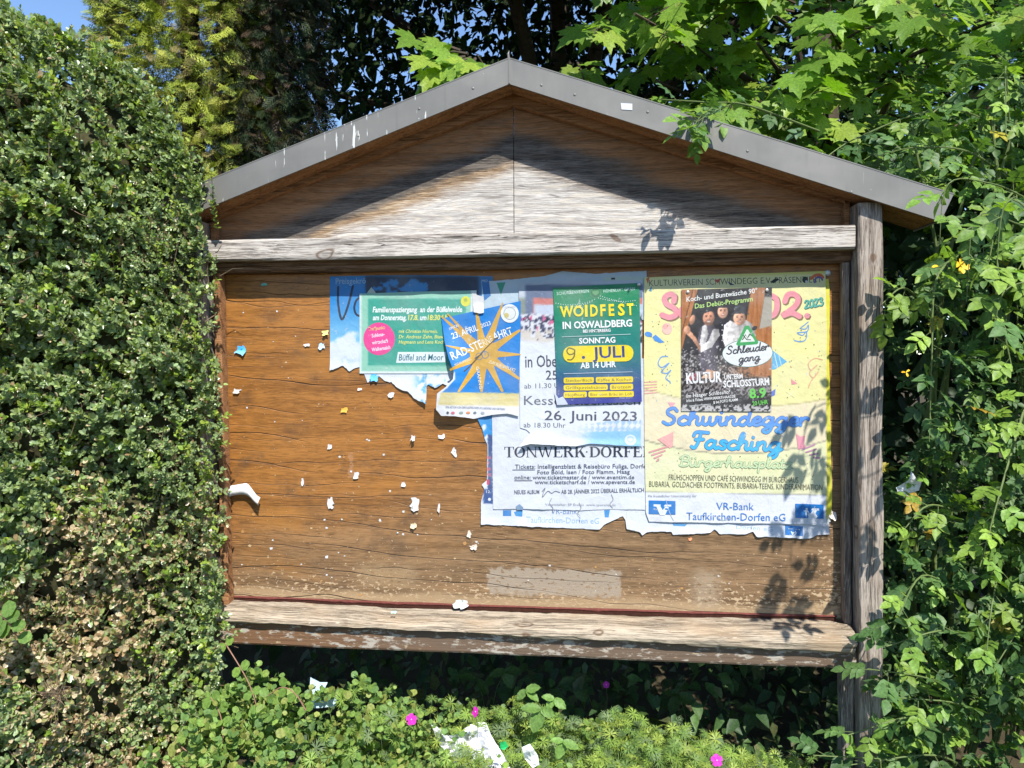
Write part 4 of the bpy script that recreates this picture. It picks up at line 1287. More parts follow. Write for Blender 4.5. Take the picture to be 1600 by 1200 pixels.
for x in (749.5, 759.0):
    t = np.linspace(0, 2 * math.pi, 17); p.stroke(np.stack([x + 5.2 * np.cos(t), 557 - (x - 749) * .25 + 5.4 * np.sin(t)], -1), 0.8, (70, 120, 165), False)
p.stroke([(749.5, 557), (754, 549), (758, 548), (759, 555)], 1.0, (50, 130, 200), False); p.stroke([(743, 560), (749, 556), (753, 554)], 1.6, (60, 80, 110), False)
p.stroke([(778, 527), (768, 536), (758, 546), (748, 558), (736, 571), (727, 580)], 1.5, (92, 70, 28), False); p.stroke([(779, 528), (772, 529.5)], 1.2, (100, 80, 40), False)
p.oval(797, 490, 14, 14.5, (232, 234, 236), 34); p.oval(797, 490, 9.6, 10, (150, 160, 165), 30); p.oval(797, 490, 8.6, 9, (226, 228, 224), 30); p.oval(792, 493, 4, 4, (206, 190, 120))
p.text('UNTERWEGS', 788, 482, 806, 481, 2.6, (150, 155, 165)); 
p.text('EINE AKTION VON DEN RADFREUNDEN IM LANDKREIS UND PARTNERN', 700, 636.2, 790, 640.5, 3.2, (120, 130, 165))
for x, c, w in ((703, (70, 80, 90), 4), (711, (215, 110, 130), 6), (723, (150, 170, 160), 6), (733, (226, 150, 100), 6), (743, (120, 130, 140), 5), (755, (170, 175, 185), 6)):
    p.oval(x, 643.5 + (x - 700) * 0.02, w / 2, 2, c, 12)
p.make('bike_poster', 'blue bicycle tour poster with a golden sun star and a curling left edge')

# green-blue festival poster
def woid(u, v):
    s = v - (1000 - u) * 0.05
    c = mixc((22, 142, 92), (34, 138, 110), sm(s, 455, 520))
    c = mixc((20, 136, 88), (30, 128, 118), sm(s, 455, 535)) * 1.0
    t = sm(s, 535, 632)[:, None]
    return c * (1 - t) + np.array([58, 62, 148]) * t + ((fbm(u / 30, v / 30, 3, 3) - 0.5) * 12)[:, None]


def tornbl(u, v):
    return ~((u < 884) & (v > 618 + (u - 866) * 0.55 + 4 * (vn(u / 4, v / 4, 3) - .5)))


p = Sheet([(864.5, 450), (930, 446), (998.5, 442.5)], [(871, 633), (900, 631), (935, 630), (1002.5, 627.5)], 3.2, step=2.2, seed=41, curl=lambda u, v: 0.003 * sm(v, 600, 632))
p.paint(woid)
p.poly([(866.5, 612), (873, 622), (880, 619), (888, 631.5), (878, 632.3), (870.6, 632.3)], (205, 212, 226))
GW = (205, 232, 218); BW = (244, 246, 246); YL = (246, 224, 30); NB = (52, 66, 130)
p.text('SCHÜTZENVEREIN', 870.5, 461.5, 920.5, 457.2, 4.6, GW, 0.012, 0, 1.1); p.text('HÖHENLUFT GMAIN', 943, 457.8, 992, 453.8, 4.6, GW, 0.012, 0, 1.1)
p.poly([(930.5, 448.5), (940, 453), (939.5, 463), (930, 467.5), (922, 463.5), (921.5, 453)], (66, 140, 92)); p.oval(930.5, 458, 7, 7.5, (50, 118, 80)); p.poly([(925, 455), (935, 454), (936, 458), (931, 462), (926, 459)], (104, 160, 108))
for (xa, ya, xb, yb, sg) in ((869, 474, 929, 468, 9), (872, 480, 925, 472, 5), (935, 466, 992, 470, 5), (938, 463, 994, 478, 1)):
    for k in range(17):
        t = k / 16; X = xa + (xb - xa) * t; Yy = ya + (yb - ya) * t + sg * 4 * t * (1 - t) * 0.6
        p.rect(X - .55, Yy - .6, X + .55, Yy + .6, (226, 240, 232))
p.text('W', 875.5, 495.5, 896.5, 494.5, 16, YL, 0.035); p.text('I', 914, 494.5, 918.4, 494.4, 17, YL, 0.035); p.text('D', 922.3, 494.2, 934.5, 493.9, 17, YL, 0.035); p.text('F', 938.2, 493.8, 946.6, 493.5, 17, YL, 0.035); p.text('E', 951.2, 493.3, 960, 493, 17, YL, 0.035); p.text('S', 965.6, 492.8, 976.4, 492.4, 17, YL, 0.035); p.text('T', 979.6, 492.2, 990, 491.8, 17, YL, 0.035)
t = np.linspace(0, 2 * math.pi, 25); p.stroke(np.stack([904 + 6.4 * np.cos(t), 486.5 + 6.8 * np.sin(t)], -1), 3.2, YL, False)
p.poly([(899, 480.5), (901, 476.5), (904, 480), (907, 476.5), (909, 480.5), (904, 482)], YL)
p.text('IN OSWALDBERG', 879.5, 514, 987.5, 510, 10.4, BW, 0.03); p.text('BEI HINTERBERG', 911, 520, 954, 518.4, 4.5, BW, 0.03)
p.rect(878, 526.2, 985, 527.1, (190, 220, 215), dy=-4.4)
p.text('SONNTAG', 905, 537.2, 961.5, 535.2, 8.4, BW, 0.03)
p.rect(880, 541, 989.5, 566.6, (240, 214, 36), dy=-2.2, rnd=12.0)
p.stroke([(897, 546), (889, 544), (886, 549), (890, 554), (897, 552), (898, 546), (897.5, 556), (893, 562), (887, 562)], 2.2, (116, 104, 24))
p.oval(911.8, 558.5, 2.5, 2.5, NB); p.text('JULI', 926, 560, 976, 557.8, 17, NB, 0.02)
p.text('AB 14 UHR', 907, 575.5, 962.5, 573.2, 8.6, BW, 0.03)
p.rect(881, 583.4, 988, 584.3, (190, 205, 225), dy=-3.0)
for k, (a, b, c, d, s1, s2) in enumerate(((881, 928, 931, 989, 'Steckerlfisch', 'Kaffee & Kuchen'), (881, 949.5, 953, 989, 'Grillspezialitäten', 'Brotzeit'), (881, 917, 919.5, 990, 'Hüpfburg', 'Bier vom Bräu im Loh'))):
    yy = 590 + k * 11.2
    p.rect(a, yy, b, yy + 9, (240, 212, 40), dy=-0.9, rnd=2.5); p.rect(c, yy - 1.0, d, yy + 8.2, (240, 212, 40), dy=-1.0, rnd=2.5)
    p.text(s1, a + 3, yy + 6.8, b - 3, yy + 6.0, 4.6, (120, 104, 60), 0.004); p.text(s2, c + 3, yy + 6.0, d - 3, yy + 5.0, 4.6, (120, 104, 60), 0.004)
p.text('Freier Eintritt', 968, 622.6, 988, 622, 2.6, (190, 190, 225))
p.make('festival_poster', 'green to dark blue summer festival poster with yellow headline and a yellow date pill')

# yellow carnival poster
def carn(u, v):
    arc = 684 + 0.00082 * (u - 1150) ** 2 * -1 + 26 * 1.0
    a2 = 706 - ((u - 1150) / 145.0) ** 2 * 22 + 2
    a1 = 634 - ((u - 1180) / 170.0) ** 2 * 26
    base = mixc((240, 233, 160), (238, 230, 168), fbm(u / 60, v / 60, 2, 3))
    mid = np.array([238, 224, 186.0]); low = mixc((230, 230, 176), (236, 232, 190), fbm(u / 40, v / 40, 8, 3))
    m1 = sm(v, a1 - 1, a1 + 1)[:, None]; m2 = sm(v, a2 - 1, a2 + 1)[:, None]; m3 = sm(v - (u - 1010) * 0.017, 767.5, 769)[:, None]
    c = base * (1 - m1) + mid * m1
    ln = (sm(np.abs(v - a1), 1.6, 0.4) * 0.45 + 0)[:, None]; c = c * (1 - ln) + np.array([150, 140, 90]) * ln
    c = c * (1 - m2) + low * m2
    ln = (sm(np.abs(v - a2 - .5), 1.8, 0.4) * 0.6)[:, None]; c = c * (1 - ln) + np.array([120, 112, 104]) * ln
    c = c * (1 - m3) + np.array([228, 230, 238]) * m3
    ln = (sm(np.abs(v - (u - 1010) * 0.017 - 768), 1.3, 0.3) * 0.5)[:, None]; c = c * (1 - ln) + np.array([130, 130, 140]) * ln
    k = sm(fbm(u / 9.0, v / 9.0, 44, 3) + (v - 800) / 120.0, 0.60, 0.66)[:, None] * sm(v, 700, 780)[:, None] * 0.6
    c = c * (1 - k) + np.array([230, 232, 236]) * k
    top = sm(v + (u - 1005) * 0.02, 436, 432)[:, None]
    return c * (1 - top * .5) + np.array([214, 206, 60]) * top * .5


p = Sheet([(1006.5, 434), (1100, 430), (1200, 427), (1288.5, 424)], [(1014, 814), (1060, 815), (1120, 816), (1200, 817), (1262, 818), (1291, 822)], 2.4,
          left=[(1006.5, 434), (1006, 560), (1007, 700), (1009, 800), (1014, 814)], right=[(1288.5, 424), (1291, 520), (1290, 640), (1291, 760), (1289, 822)], step=2.6, seed=47, torn=(0, 0.6, 0.3, 0.3), curl=lambda u, v: 0.003 * sm(v, 790, 818) * vn(u / 20, 1, 4))
p.paint(carn)
INK = (84, 84, 70)
p.text('KULTURVEREIN SCHWINDEGG E.V. PRÄSENTIERT', 1014, 447.5, 1283, 441.5, 9.6, INK, -0.004)
p.poly([(1115, 438), (1126, 436), (1121, 443)], (200, 80, 60)); p.poly([(1136, 440), (1148, 446), (1140, 446)], (60, 60, 90)); p.poly([(1202, 441), (1211, 435), (1217, 437), (1208, 443)], (40, 44, 44)); p.oval(1257, 437.5, 4.6, 5, (44, 46, 46)); p.oval(1259, 440.5, 2, 2, (220, 225, 225))
p.stroke([(1266, 436), (1272, 431), (1280, 430), (1285, 434)], 4.5, (226, 110, 60)); p.stroke([(1272, 442), (1274, 435), (1281, 434), (1284, 438)], 3, (110, 90, 150)); p.poly([(1009, 436), (1015, 433), (1012, 444)], (220, 110, 50)); p.poly([(1013, 455), (1018, 447), (1018, 456)], (60, 140, 180))
PK = (238, 150, 160); PKd = (140, 112, 84)
def pink(st, w=8.5):
    for q in st: p.stroke(np.array(q) + (1.6, 1.8), w + 1.2, PKd)
    for q in st: p.stroke(q, w, PK)
pink([[(1052, 472), (1053, 463), (1046, 460), (1038, 466), (1041, 475), (1053, 482), (1056, 491), (1046, 496), (1033, 492)], [(1074, 478), (1066, 482), (1063, 490), (1070, 496), (1080, 490)]])
pink([[(1205, 462), (1212, 468), (1213, 482), (1208, 492), (1198, 494)], [(1225, 472), (1230, 461), (1240, 460), (1246, 468), (1240, 480), (1222, 493), (1236, 489), (1249, 495)], [(1259, 493), (1261, 494)]])
script(p, '2023', 1256, 482, 1285, 477, 6.0, 2.2, (90, 180, 160), (40, 96, 92), 1.0, 0.6)
# moustaches, streamers, hats and confetti
BL = (84, 150, 222)
p.oval(1013, 522.5, 6, 4, BL, 16, 0.25); p.poly([(1019, 527), (1024, 523), (1031, 529), (1038, 535), (1031, 536), (1023, 533)], BL)
p.stroke([(1043, 557), (1033, 558), (1028, 568), (1034, 574), (1045, 567), (1040, 573), (1033, 581), (1042, 583), (1048, 578), (1040, 590), (1046, 596), (1047, 599)], 1.6, (108, 160, 224))
p.stroke([(1262, 503), (1256, 508), (1250, 513), (1258, 514), (1262, 508), (1260, 518), (1245, 520), (1253, 524), (1259, 518), (1258, 530), (1250, 534), (1240, 532)], 1.5, (108, 160, 224))
p.stroke([(1284, 562), (1272, 560), (1262, 568), (1266, 578), (1276, 570), (1264, 582), (1270, 590), (1278, 580), (1266, 596), (1262, 606)], 1.5, (236, 176, 140))
p.poly([(1207, 548), (1229, 565), (1210, 577), (1204, 577)], (100, 180, 222)); p.stroke([(1209, 552), (1214, 574)], 1.4, (200, 226, 236), False); p.stroke([(1216, 556), (1220, 571)], 1.2, (200, 226, 236), False)
p.poly([(1204, 612), (1211, 607), (1210, 617), (1204, 620)], (110, 130, 210)); p.poly([(1235, 592), (1245, 599), (1236, 601)], (240, 150, 160)); p.poly([(1043, 628), (1055, 629), (1049, 638)], (240, 170, 180)); p.oval(1042, 514, 8, 9, (244, 196, 180)); p.oval(1039, 510, 4, 4, (240, 176, 170))
for k in range(5): p.stroke([(1007, 597 + k * 4.4), (1026, 596 + k * 4.2)], 1.6, (240, 176, 170), False)
p.stroke([(1228, 612), (1240, 620)], 1.4, (250, 245, 190), False); p.stroke([(1239, 611), (1229, 622)], 1.4, (250, 245, 190), False)
r_ = random.Random(5); p.inc = 0.0; p.lev += 20e-6
for k in range(150):
    X = r_.uniform(1010, 1286); Yy = r_.uniform(470, 630)
    if 1060 < X < 1207: continue
    p.oval(X, Yy, r_.uniform(.5, 1.1), r_.uniform(.5, 1.1), r_.choice([(110, 120, 60), (90, 110, 90), (200, 150, 110), (100, 170, 210), (150, 140, 60)]), 7)
for k in range(46): p.oval(r_.uniform(1014, 1284), r_.uniform(705, 765), .7, .7, r_.choice([(120, 130, 90), (150, 150, 110)]), 6)
p.inc = 14e-6
CYb = lambda u, v: mixc((92, 150, 232), (66, 184, 236), sm(v, 650, 700))
def festive(txt, x0, y0, x1, y1, xh, w): script(p, txt, x0, y0, x1, y1, xh, w, CYb, (66, 108, 170), 1.3, 0.0, 0.14)
festive('Schwindegger', 1034, 662.5, 1262, 665, 12.6, 4.3)
festive('Fasching', 1078, 699, 1219, 704, 12.6, 4.5)
p.poly([(1027, 686), (1052, 674), (1051, 697), (1046, 700)], (238, 176, 170)); 
for k in range(4): p.stroke([(1014 + k * 4, 706 + k * 4.6), (1044 - k * 5, 697 + k * 6.5)], 2.6, (226, 160, 160), False)
p.poly([(1243, 677), (1249, 682), (1257, 680), (1255, 693), (1258, 698), (1246, 702)], (242, 150, 170))
for k in range(4): p.stroke([(1252 + k * 6, 702 + k * 4), (1272 + k * 2.5, 694 + k * 7)], 2.4, (196, 140, 170), False)
script(p, 'Bürgerhausplatz', 1060, 727.5, 1236, 731, 8.2, 2.3, (206, 224, 180), (150, 172, 124), 1.3, 0.0, 0.12)
TH = (116, 110, 88)
p.text('FRÜHSCHOPPEN UND CAFÉ SCHWINDEGG IM BÜRGERHAUS', 1044.5, 749, 1246, 753.5, 8.6, TH, -0.004)
p.text('BUBARIA, GOLDACHER FOOTPRINTS, BUBARIA-TEENS, KINDERANIMATION', 1014, 759.5, 1283.5, 765, 8.6, TH, -0.004)
p.text('Mit freundlicher Unterstützung der', 1012.5, 776, 1088, 775.5, 3.8, (170, 172, 180))
bank_mark(p, 1013.5, 781, 1055, 802, 1.0); bank_mark(p, 1241.5, 786, 1285.5, 808, 1.5)
VB = (62, 128, 204)
p.text('VR-Bank', 1118.5, 795.5, 1177, 796, 11.2, VB); p.text('Taufkirchen-Dorfen eG', 1072, 811, 1226, 813, 11.4, VB)
for q in (((1040, 780), (1046, 800), (1052, 812)), ((1120, 805), (1128, 812), (1142, 808)), ((1272, 790), (1268, 806), (1262, 818))):
    p.stroke(q, 0.8, (196, 198, 204))
p.poly([(1262, 806), (1272, 800), (1276, 806), (1268, 817), (1260, 818)], (232, 236, 240))
p.make('carnival_poster', 'largest poster, pale yellow carnival announcement with blue script and a bank strip at the foot')


# band poster pinned on the carnival one
def band(u, v):
    n = vn(u / 2.2, v / 2.2, 5); n2 = vn(u / 2.6, v / 2.6, 55)
    c = np.tile(np.array([38, 36, 38.0]), (len(u), 1))
    def lay(m, col):
        nonlocal c
        c = c * (1 - m[:, None]) + np.asarray(col, float) * m[:, None]
    wood = np.array([176, 112, 62.0]) + ((fbm(u / 3, v / 22, 6, 3) - .5) * 60)[:, None]
    def layw(m):
        nonlocal c
        c = c * (1 - m[:, None]) + wood * m[:, None]
    e = 1090 - (v - 450) * 0.26
    layw(sm(u - e, 0.5, -0.5) * sm(v, 560, 548))
    lay(sm(np.abs(u - e + 7), 1.2, .4) * sm(v, 560, 548), (110, 64, 34))
    r = 1190 - (v - 452) * 0.16
    lay(sm(u, r + 4, r + 6) * sm(v, 462, 466) * sm(v, 526, 515), (172, 164, 150))
    layw(sm(u, r - 18, r - 16) * sm(u, r + 6, r + 4) * sm(v, 590, 560)); layw(sm(v + (u - 1180) * 0.25, 514, 517) * sm(u, 1168, 1172) * sm(v, 588, 578)); layw(sm(u, 1115, 1130) * sm(v, 566, 576) * sm(v, 602, 584) * sm(n, 0.2, 0.4))
    mesh_ = sm(v + (n2 - .5) * 16 - np.abs(u - 1090) * 0.12, 545, 560)
    sp = np.where((n > 0.60)[:, None], np.array([168, 160, 160.0]), np.where((n2 > 0.6)[:, None], np.array([104, 92, 86.0]), np.array([40, 36, 38.0])))
    k = (mesh_ * sm(u, 1180, 1130) + sm(v, 586, 592)).clip(0, 1)[:, None] * sm(v, 632, 612)[:, None] * 0.85
    c = c * (1 - k) + sp * k
    w = sm(v + (n - .5) * 10, 631, 636)[:, None] * (n2 > .4)[:, None]; c = c * (1 - w) + np.array([196, 192, 190]) * w
    # the photograph printed on it: three men in a doorway, soft edged and half lost in printed confetti
    tone = 1 + 0.5 * (fbm(u / 5, v / 5, 81, 4) - 0.5)

    def blend(m, col, sh=None):
        nonlocal c
        q = np.array(col, float) * (tone if sh is None else tone * sh)[:, None]
        c = c * (1 - m[:, None]) + q * m[:, None]

    def ell(x, y, a, b, col, rot=0.0, soft=0.14, light=0.35):
        dx, dy = u - x, v - y; k, s_ = math.cos(rot), math.sin(rot)
        p_, q_ = (dx * k + dy * s_) / a, (-dx * s_ + dy * k) / b
        blend(sm(np.hypot(p_, q_), 1 + soft, 1 - soft), col, 1 - light * (0.55 * p_ + 0.35 * q_))

    def pgn(pts, col, light=0.2):
        pts = np.array(pts, float); ins = np.zeros(len(u), bool)
        for (x0, y0), (x1, y1) in zip(pts, np.roll(pts, -1, 0)):
            t = ((y0 > v) != (y1 > v)); xi = (x1 - x0) * (v - y0) / (y1 - y0 if y1 != y0 else 1e-9) + x0
            ins ^= t & (u < xi)
        cx = pts[:, 0].mean(); wd = np.ptp(pts[:, 0]) / 2
        blend(ins * 0.95, col, 1 - light * (u - cx) / wd + 0.35 * (fbm(u / 3, v / 9, 23, 3) - 0.5))
    SK, SHT, VST, HT = (206, 148, 116), (212, 206, 202), (84, 76, 88), (48, 48, 50)
    pgn([(1127, 492), (1141, 492), (1146, 540), (1141, 556), (1122, 556), (1120, 505)], (34, 32, 38))
    pgn([(1094, 512), (1102, 505), (1112, 507), (1120, 515), (1123, 540), (1117, 558), (1121, 585), (1098, 590), (1092, 560), (1090, 528)], VST)
    pgn([(1097, 510), (1103, 507), (1106, 522), (1100, 541), (1092, 540)], SHT); pgn([(1113, 515), (1122, 514), (1124, 524), (1112, 542), (1094, 551), (1093, 542), (1106, 533)], SHT, 0.3)
    pgn([(1094, 541), (1094, 550), (1082, 532), (1072, 522), (1076, 515), (1086, 527)], SK); ell(1073, 516, 5, 6.5, SK); ell(1081, 500, 4.0, 8, (196, 140, 110), 0.3)
    pgn([(1131, 508), (1140, 501), (1150, 506), (1164, 500), (1174, 506), (1180, 524), (1170, 548), (1134, 548), (1128, 528)], SHT, 0.25)
    for x, y, a, b, r_, cl in ((1128.5, 487.5, 8.0, 10.2, 0, (214, 162, 134)), (1106.5, 497, 9.0, 11.4, 0.12, (204, 142, 112)), (1154.5, 497.5, 9.6, 11.0, -0.1, (208, 156, 126))):
        ell(x, y, a, b, cl, r_, 0.12, 0.5)
        for e in (-1, 1): ell(x + e * a * 0.38, y - b * 0.16, a * 0.19, b * 0.09, (84, 56, 46), r_, 0.5, 0); ell(x + e * a * 0.38, y - b * 0.32, a * 0.24, b * 0.05, (110, 74, 56), r_, 0.5, 0)
        ell(x + a * 0.06, y + b * 0.14, a * 0.15, b * 0.20, np.array(cl) * 0.84, r_, 0.6, 0.5); ell(x, y + b * 0.46, a * 0.36, b * 0.11, (150, 88, 78), r_, 0.5, 0); ell(x, y + b * 0.43, a * 0.27, b * 0.05, (226, 206, 196), r_, 0.5, 0)
    ell(1106.5, 505.5, 6.5, 3.2, (120, 84, 66), 0.1, 0.5, 0); ell(1106.5, 503, 3.0, 1.0, (226, 206, 196), 0.1, 0.5, 0)
    pgn([(1093, 492), (1101, 488), (1101, 482), (1108, 480), (1116, 483), (1117, 487), (1120, 489), (1110, 487)], HT); pgn([(1120, 481), (1122, 473), (1128, 471), (1136, 473), (1139, 480), (1146, 482), (1130, 481)], HT)
    pgn([(1140, 492), (1146, 488), (1147, 479), (1156, 477), (1164, 481), (1165, 488), (1172, 492), (1158, 490)], (70, 72, 76))
    pgn([(1096, 590), (1104, 577), (1118, 580), (1112, 592)], (206, 156, 122)); pgn([(1074, 588), (1088, 582), (1092, 592), (1076, 595)], (150, 84, 92))
    cf = ((n > 0.80) & (v > 540) & (v < 592) & (u < 1140))[:, None] * 0.8
    return c * (1 - cf) + np.array([206, 200, 198.0]) * cf


p = Sheet([(1064, 453), (1205, 449.5)], [(1064, 642), (1204, 642.5)], 3.8, step=1.1, seed=53, amp=0.7)
p.paint(band)
for k in range(4): p.oval(1127.5, 508 + k * 8, .9, 1.1, (206, 206, 206), 8)
p.text('Koch- und Buntwäsche 90°', 1072, 472, 1182, 458, 7.4, (240, 240, 236), 0.012, 0.12); p.text('Das Debüt-Programm', 1085, 482.5, 1175, 471, 7.4, (190, 226, 130), 0.012, 0.12)
p.oval(1167, 552, 39.6, 21.6, (70, 120, 96), 44, -0.03); p.oval(1167, 552, 38.8, 20.8, (230, 232, 234), 44, -0.03)
script(p, 'Schleuder', 1134, 554, 1200, 546.5, 6.2, 2.1, (64, 66, 70), lean=0.2); script(p, 'gang', 1153, 566, 1186, 562.5, 6.0, 2.1, (64, 66, 70), lean=0.2)
GRN = (70, 166, 96)
p.poly([(1163, 509), (1169, 509), (1184, 535), (1182, 538), (1152, 540.5), (1149, 538)], GRN); p.poly([(1165.5, 515), (1167.5, 515), (1178.5, 533.5), (1155.5, 535)], (226, 232, 222))
p.stroke([(1168, 526), (1180, 514)], 2.2, (150, 170, 150), False); p.oval(1178, 513, 4.5, 3.2, (60, 62, 62), 14, -0.6); p.stroke([(1159, 531), (1164, 523), (1167, 529), (1170, 522), (1174, 525)], 1.6, (50, 60, 54), False); p.stroke([(1160, 524), (1166, 531), (1172, 531)], 1.4, (50, 60, 54), False)
LW = (240, 238, 236)
p.text('KULTUR', 1072, 599, 1127, 596, 15.5, LW, 0.035); p.text('UNTERM', 1131, 593, 1159.5, 591, 7.2, LW, 0.03); p.text('SCHLOSSTURM', 1129.5, 605.2, 1201, 601, 10.2, LW, 0.032)
p.text('Im Haager Schlosshof', 1072, 621.5, 1140, 614.5, 5.8, LW, 0.006, 0.18); p.text('Infos & Tickets WWW.MARKT-HAAG.DE', 1072, 628, 1148, 620.8, 4.2, LW, 0.016, 0.1); p.text('& bei FOTO FLAMM', 1114, 630.5, 1152, 626, 4.2, LW, 0.016)
p.text('8.9', 1170, 622, 1196, 620, 14, (110, 206, 84), 0.03); p.text('20 UHR', 1175, 633.5, 1199, 630.5, 6.4, (110, 206, 84), 0.02); p.rect(1076, 633.5, 1110, 634.5, (200, 200, 200), dy=-3)
p.make('band_poster', 'dark band poster with three men in hats, pinned over the yellow carnival poster')

# ------------------------------------------------------------------ pins and scraps on the board
def M_(name, c, r=0.5, m_=0.0): return plain(name, c, r, 0.5, 0.1, 200, m_)
M_PIN = M_('drawing_pin_metal', (0.42, 0.41, 0.38), 0.4, 0.6)
M_SCR = NT('torn_paper'); M_SCR = (lambda t: (t.bump(t.noise(t.vec(*t.pos()), 70, 4), 0.5, 0.003), t.done(t.attr(), 0.7, 0.2))[1])(M_SCR)
def pin(u, v, y, r, label):
    P = at(u, v, 0.0)
    bm = bmesh.new(); pr = [(0.0, 0.0028), (0.55, 0.0024), (0.85, 0.0016), (1.0, 0.0004), (0.98, 0.0)]
    rings = []
    for q, h in pr[1:]:
        rings.append([bm.verts.new((P[0] + math.cos(a) * q * r, -y - h, P[2] + math.sin(a) * q * r)) for a in [2 * math.pi * k / 20 for k in range(20)]])
    c = bm.verts.new((P[0], -y - pr[0][1], P[2]))
    for k in range(20): bm.faces.new((c, rings[0][k], rings[0][(k + 1) % 20]))
    for a, b in zip(rings, rings[1:]):
        for k in range(20): bm.faces.new((a[k], b[k], b[(k + 1) % 20], a[(k + 1) % 20]))
    bm.faces.new(rings[-1])
    o = bm_ob('drawing_pin', bm, M_PIN, None, tuple((P[0], -y, P[2])))
    tag(o, label, 'drawing pin', 'drawing pins in the board')
pin(1293.5, 426.5, 0.0005, 0.010, 'grey drawing pin at the top right corner of the yellow carnival poster')
pin(1074, 457, 0.0125, 0.0055, 'drawing pin in the top left corner of the dark band poster')
pin(1197, 454, 0.0125, 0.0055, 'drawing pin in the top right corner of the dark band poster')
pin(998, 445, 0.0115, 0.0060, 'pale drawing pin in the top right corner of the green and blue festival poster')
pin(621, 833, 0.0005, 0.0042, 'dark drawing pin alone on the bare lower half of the panel')
pin(534, 812, 0.0005, 0.0040, 'dark drawing pin near the left foot of the panel')

def scrap(u, v, w, h, col, label, seed, lift=0.006, rot=0.0, name='paper_scrap', col2=None, y0=0.0):
    n = 9; w *= 0.85; h *= 0.85; lift *= 0.7
    a = np.linspace(-1, 1, n)
    X, Y_ = np.meshgrid(a, a)
    j1 = vn(X * 1.7 + seed * 3.1, Y_ * 1.7 + seed, 3) - 0.5; j2 = vn(X * 1.7 + seed, Y_ * 1.7 + seed * 5.3, 9) - 0.5
    # square to rounded blob with a ragged rim
    Xd = X * (0.78 + 0.22 * np.sqrt(1 - Y_ ** 2 / 2)) + 0.95 * j1; Yd = Y_ * (0.78 + 0.22 * np.sqrt(1 - X ** 2 / 2)) + 0.95 * j2
    c, d = math.cos(rot), math.sin(rot)
    U = u + w / 2 * (Xd * c - Yd * d); Vv = v + h / 2 * (Xd * d + Yd * c)
    P = at(U.ravel(), Vv.ravel(), y0)
    P[:, 1] -= 0.0012 + (lift * 0.55 * (0.2 + np.clip(Yd + 0.4, 0, 2) ** 1.5 + 0.4 * vn(Xd * 2 + seed, Yd * 2, 6))).ravel()
    i = np.arange(n * n).reshape(n, n)
    f = np.stack([i[1:, :-1], i[1:, 1:], i[:-1, 1:], i[:-1, :-1]], -1).reshape(-1, 4)
    C = np.tile(lin(np.array(col) / 255.0), (n * n, 1))
    if col2 is not None: C[(Yd.ravel() > 0.1)] = lin(np.array(col2) / 255.0)
    o = mesh_ob(name, P, f, M_SCR, None, C, P.mean(0), smooth=True)
    return tag(o, label, 'paper scrap', 'torn paper scraps stuck to the panel')
PW = (190, 188, 186)
scrap(377, 547, 20, 16, (70, 160, 225), 'blue scrap of paper at the left edge of the panel', 1, 0.010, 0.1, col2=(120, 185, 230))
scrap(371, 611, 12, 8, PW, 'white scrap below the blue scrap by the left edge', 2, 0.008)
scrap(503, 541, 9, 10, (170, 205, 235), 'pale blue scrap just left of the torn sky poster', 3)
scrap(509, 520, 13, 8, (206, 214, 130), 'yellow green scrap tucked at the left edge of the torn sky poster', 4, 0.012, -0.3)
scrap(480, 539, 10, 5, PW, 'white sliver of paper left of the pale blue scrap', 5, 0.004)
scrap(538, 641, 11, 9, (200, 158, 66), 'yellow orange scrap on the bare panel below the flyer', 6)
scrap(611, 617, 12, 8, PW, 'white round paper remnant around a nail below the green flyer', 7)
scrap(586, 590, 13, 12, (90, 165, 220), 'small blue torn scrap hanging below the lower left of the green flyer', 8, 0.010, 0.2)
scrap(516, 698, 7, 10, PW, 'white flake of paper in the middle of the bare panel', 9)
scrap(710, 707, 9, 15, PW, 'white scrap with a grey mark near the torn poster stack', 10, 0.004, 0.5)
scrap(646, 684, 9, 8, PW, 'white scrap with a long shadow, hanging by one corner', 11, 0.018)
scrap(690, 682, 11, 8, (200, 198, 200), 'greyish scrap on the dark crack of the panel', 12, 0.006)
scrap(557, 743, 10, 10, PW, 'white scrap beside the pale tape mark', 13)
scrap(517, 786, 11, 21, PW, 'larger upright white scrap low on the bare panel, the left one of two alike', 14, 0.006)
scrap(648, 788, 13, 20, PW, 'larger white scrap low on the bare panel, the right one of two alike', 15, 0.006)
scrap(630, 757, 8, 9, PW, 'small white scrap above the right large scrap', 16)
scrap(473, 753, 5, 12, PW, 'narrow white scrap standing upright on the left of the panel', 17, 0.004, 0.3)
scrap(686, 793, 4, 13, PW, 'thin white paper strip right of the two large scraps', 18)
scrap(647, 821, 10, 9, (196, 178, 146), 'cream scrap with a dark shadow near the foot of the panel', 19, 0.012)
scrap(740, 855, 12, 8, (196, 182, 166), 'cream flake of paper below the torn white poster', 20, 0.006, -0.3)
scrap(720, 943, 23, 13, (188, 192, 188), 'white paper tab stuck on the red strip above the sill', 21, 0.012, 0.05, y0=-0.010)
scrap(1300, 804, 13, 15, (220, 205, 192), 'pale scrap at the right foot of the yellow carnival poster', 22, 0.012, 0.2)
scrap(1078, 842, 6, 5, (226, 140, 100), 'small orange scrap below the carnival poster', 23, 0.002)
scrap(616, 956, 9, 4, (170, 214, 196), 'tiny mint green scrap lying on the sill', 24, 0.006, y0=-0.085)
scrap(413, 445, 10, 5, (110, 170, 150), 'tiny green scrap high at the upper left of the panel', 25, 0.003)
scrap(733, 864 - 30, 7, 12, (194, 182, 164), 'small cream sliver left of the torn white poster foot', 26, 0.005, 0.4)
scrap(562, 556 + 52, 7, 4, (226, 200, 190), 'pinkish flake under the left half of the green flyer', 27, 0.003)
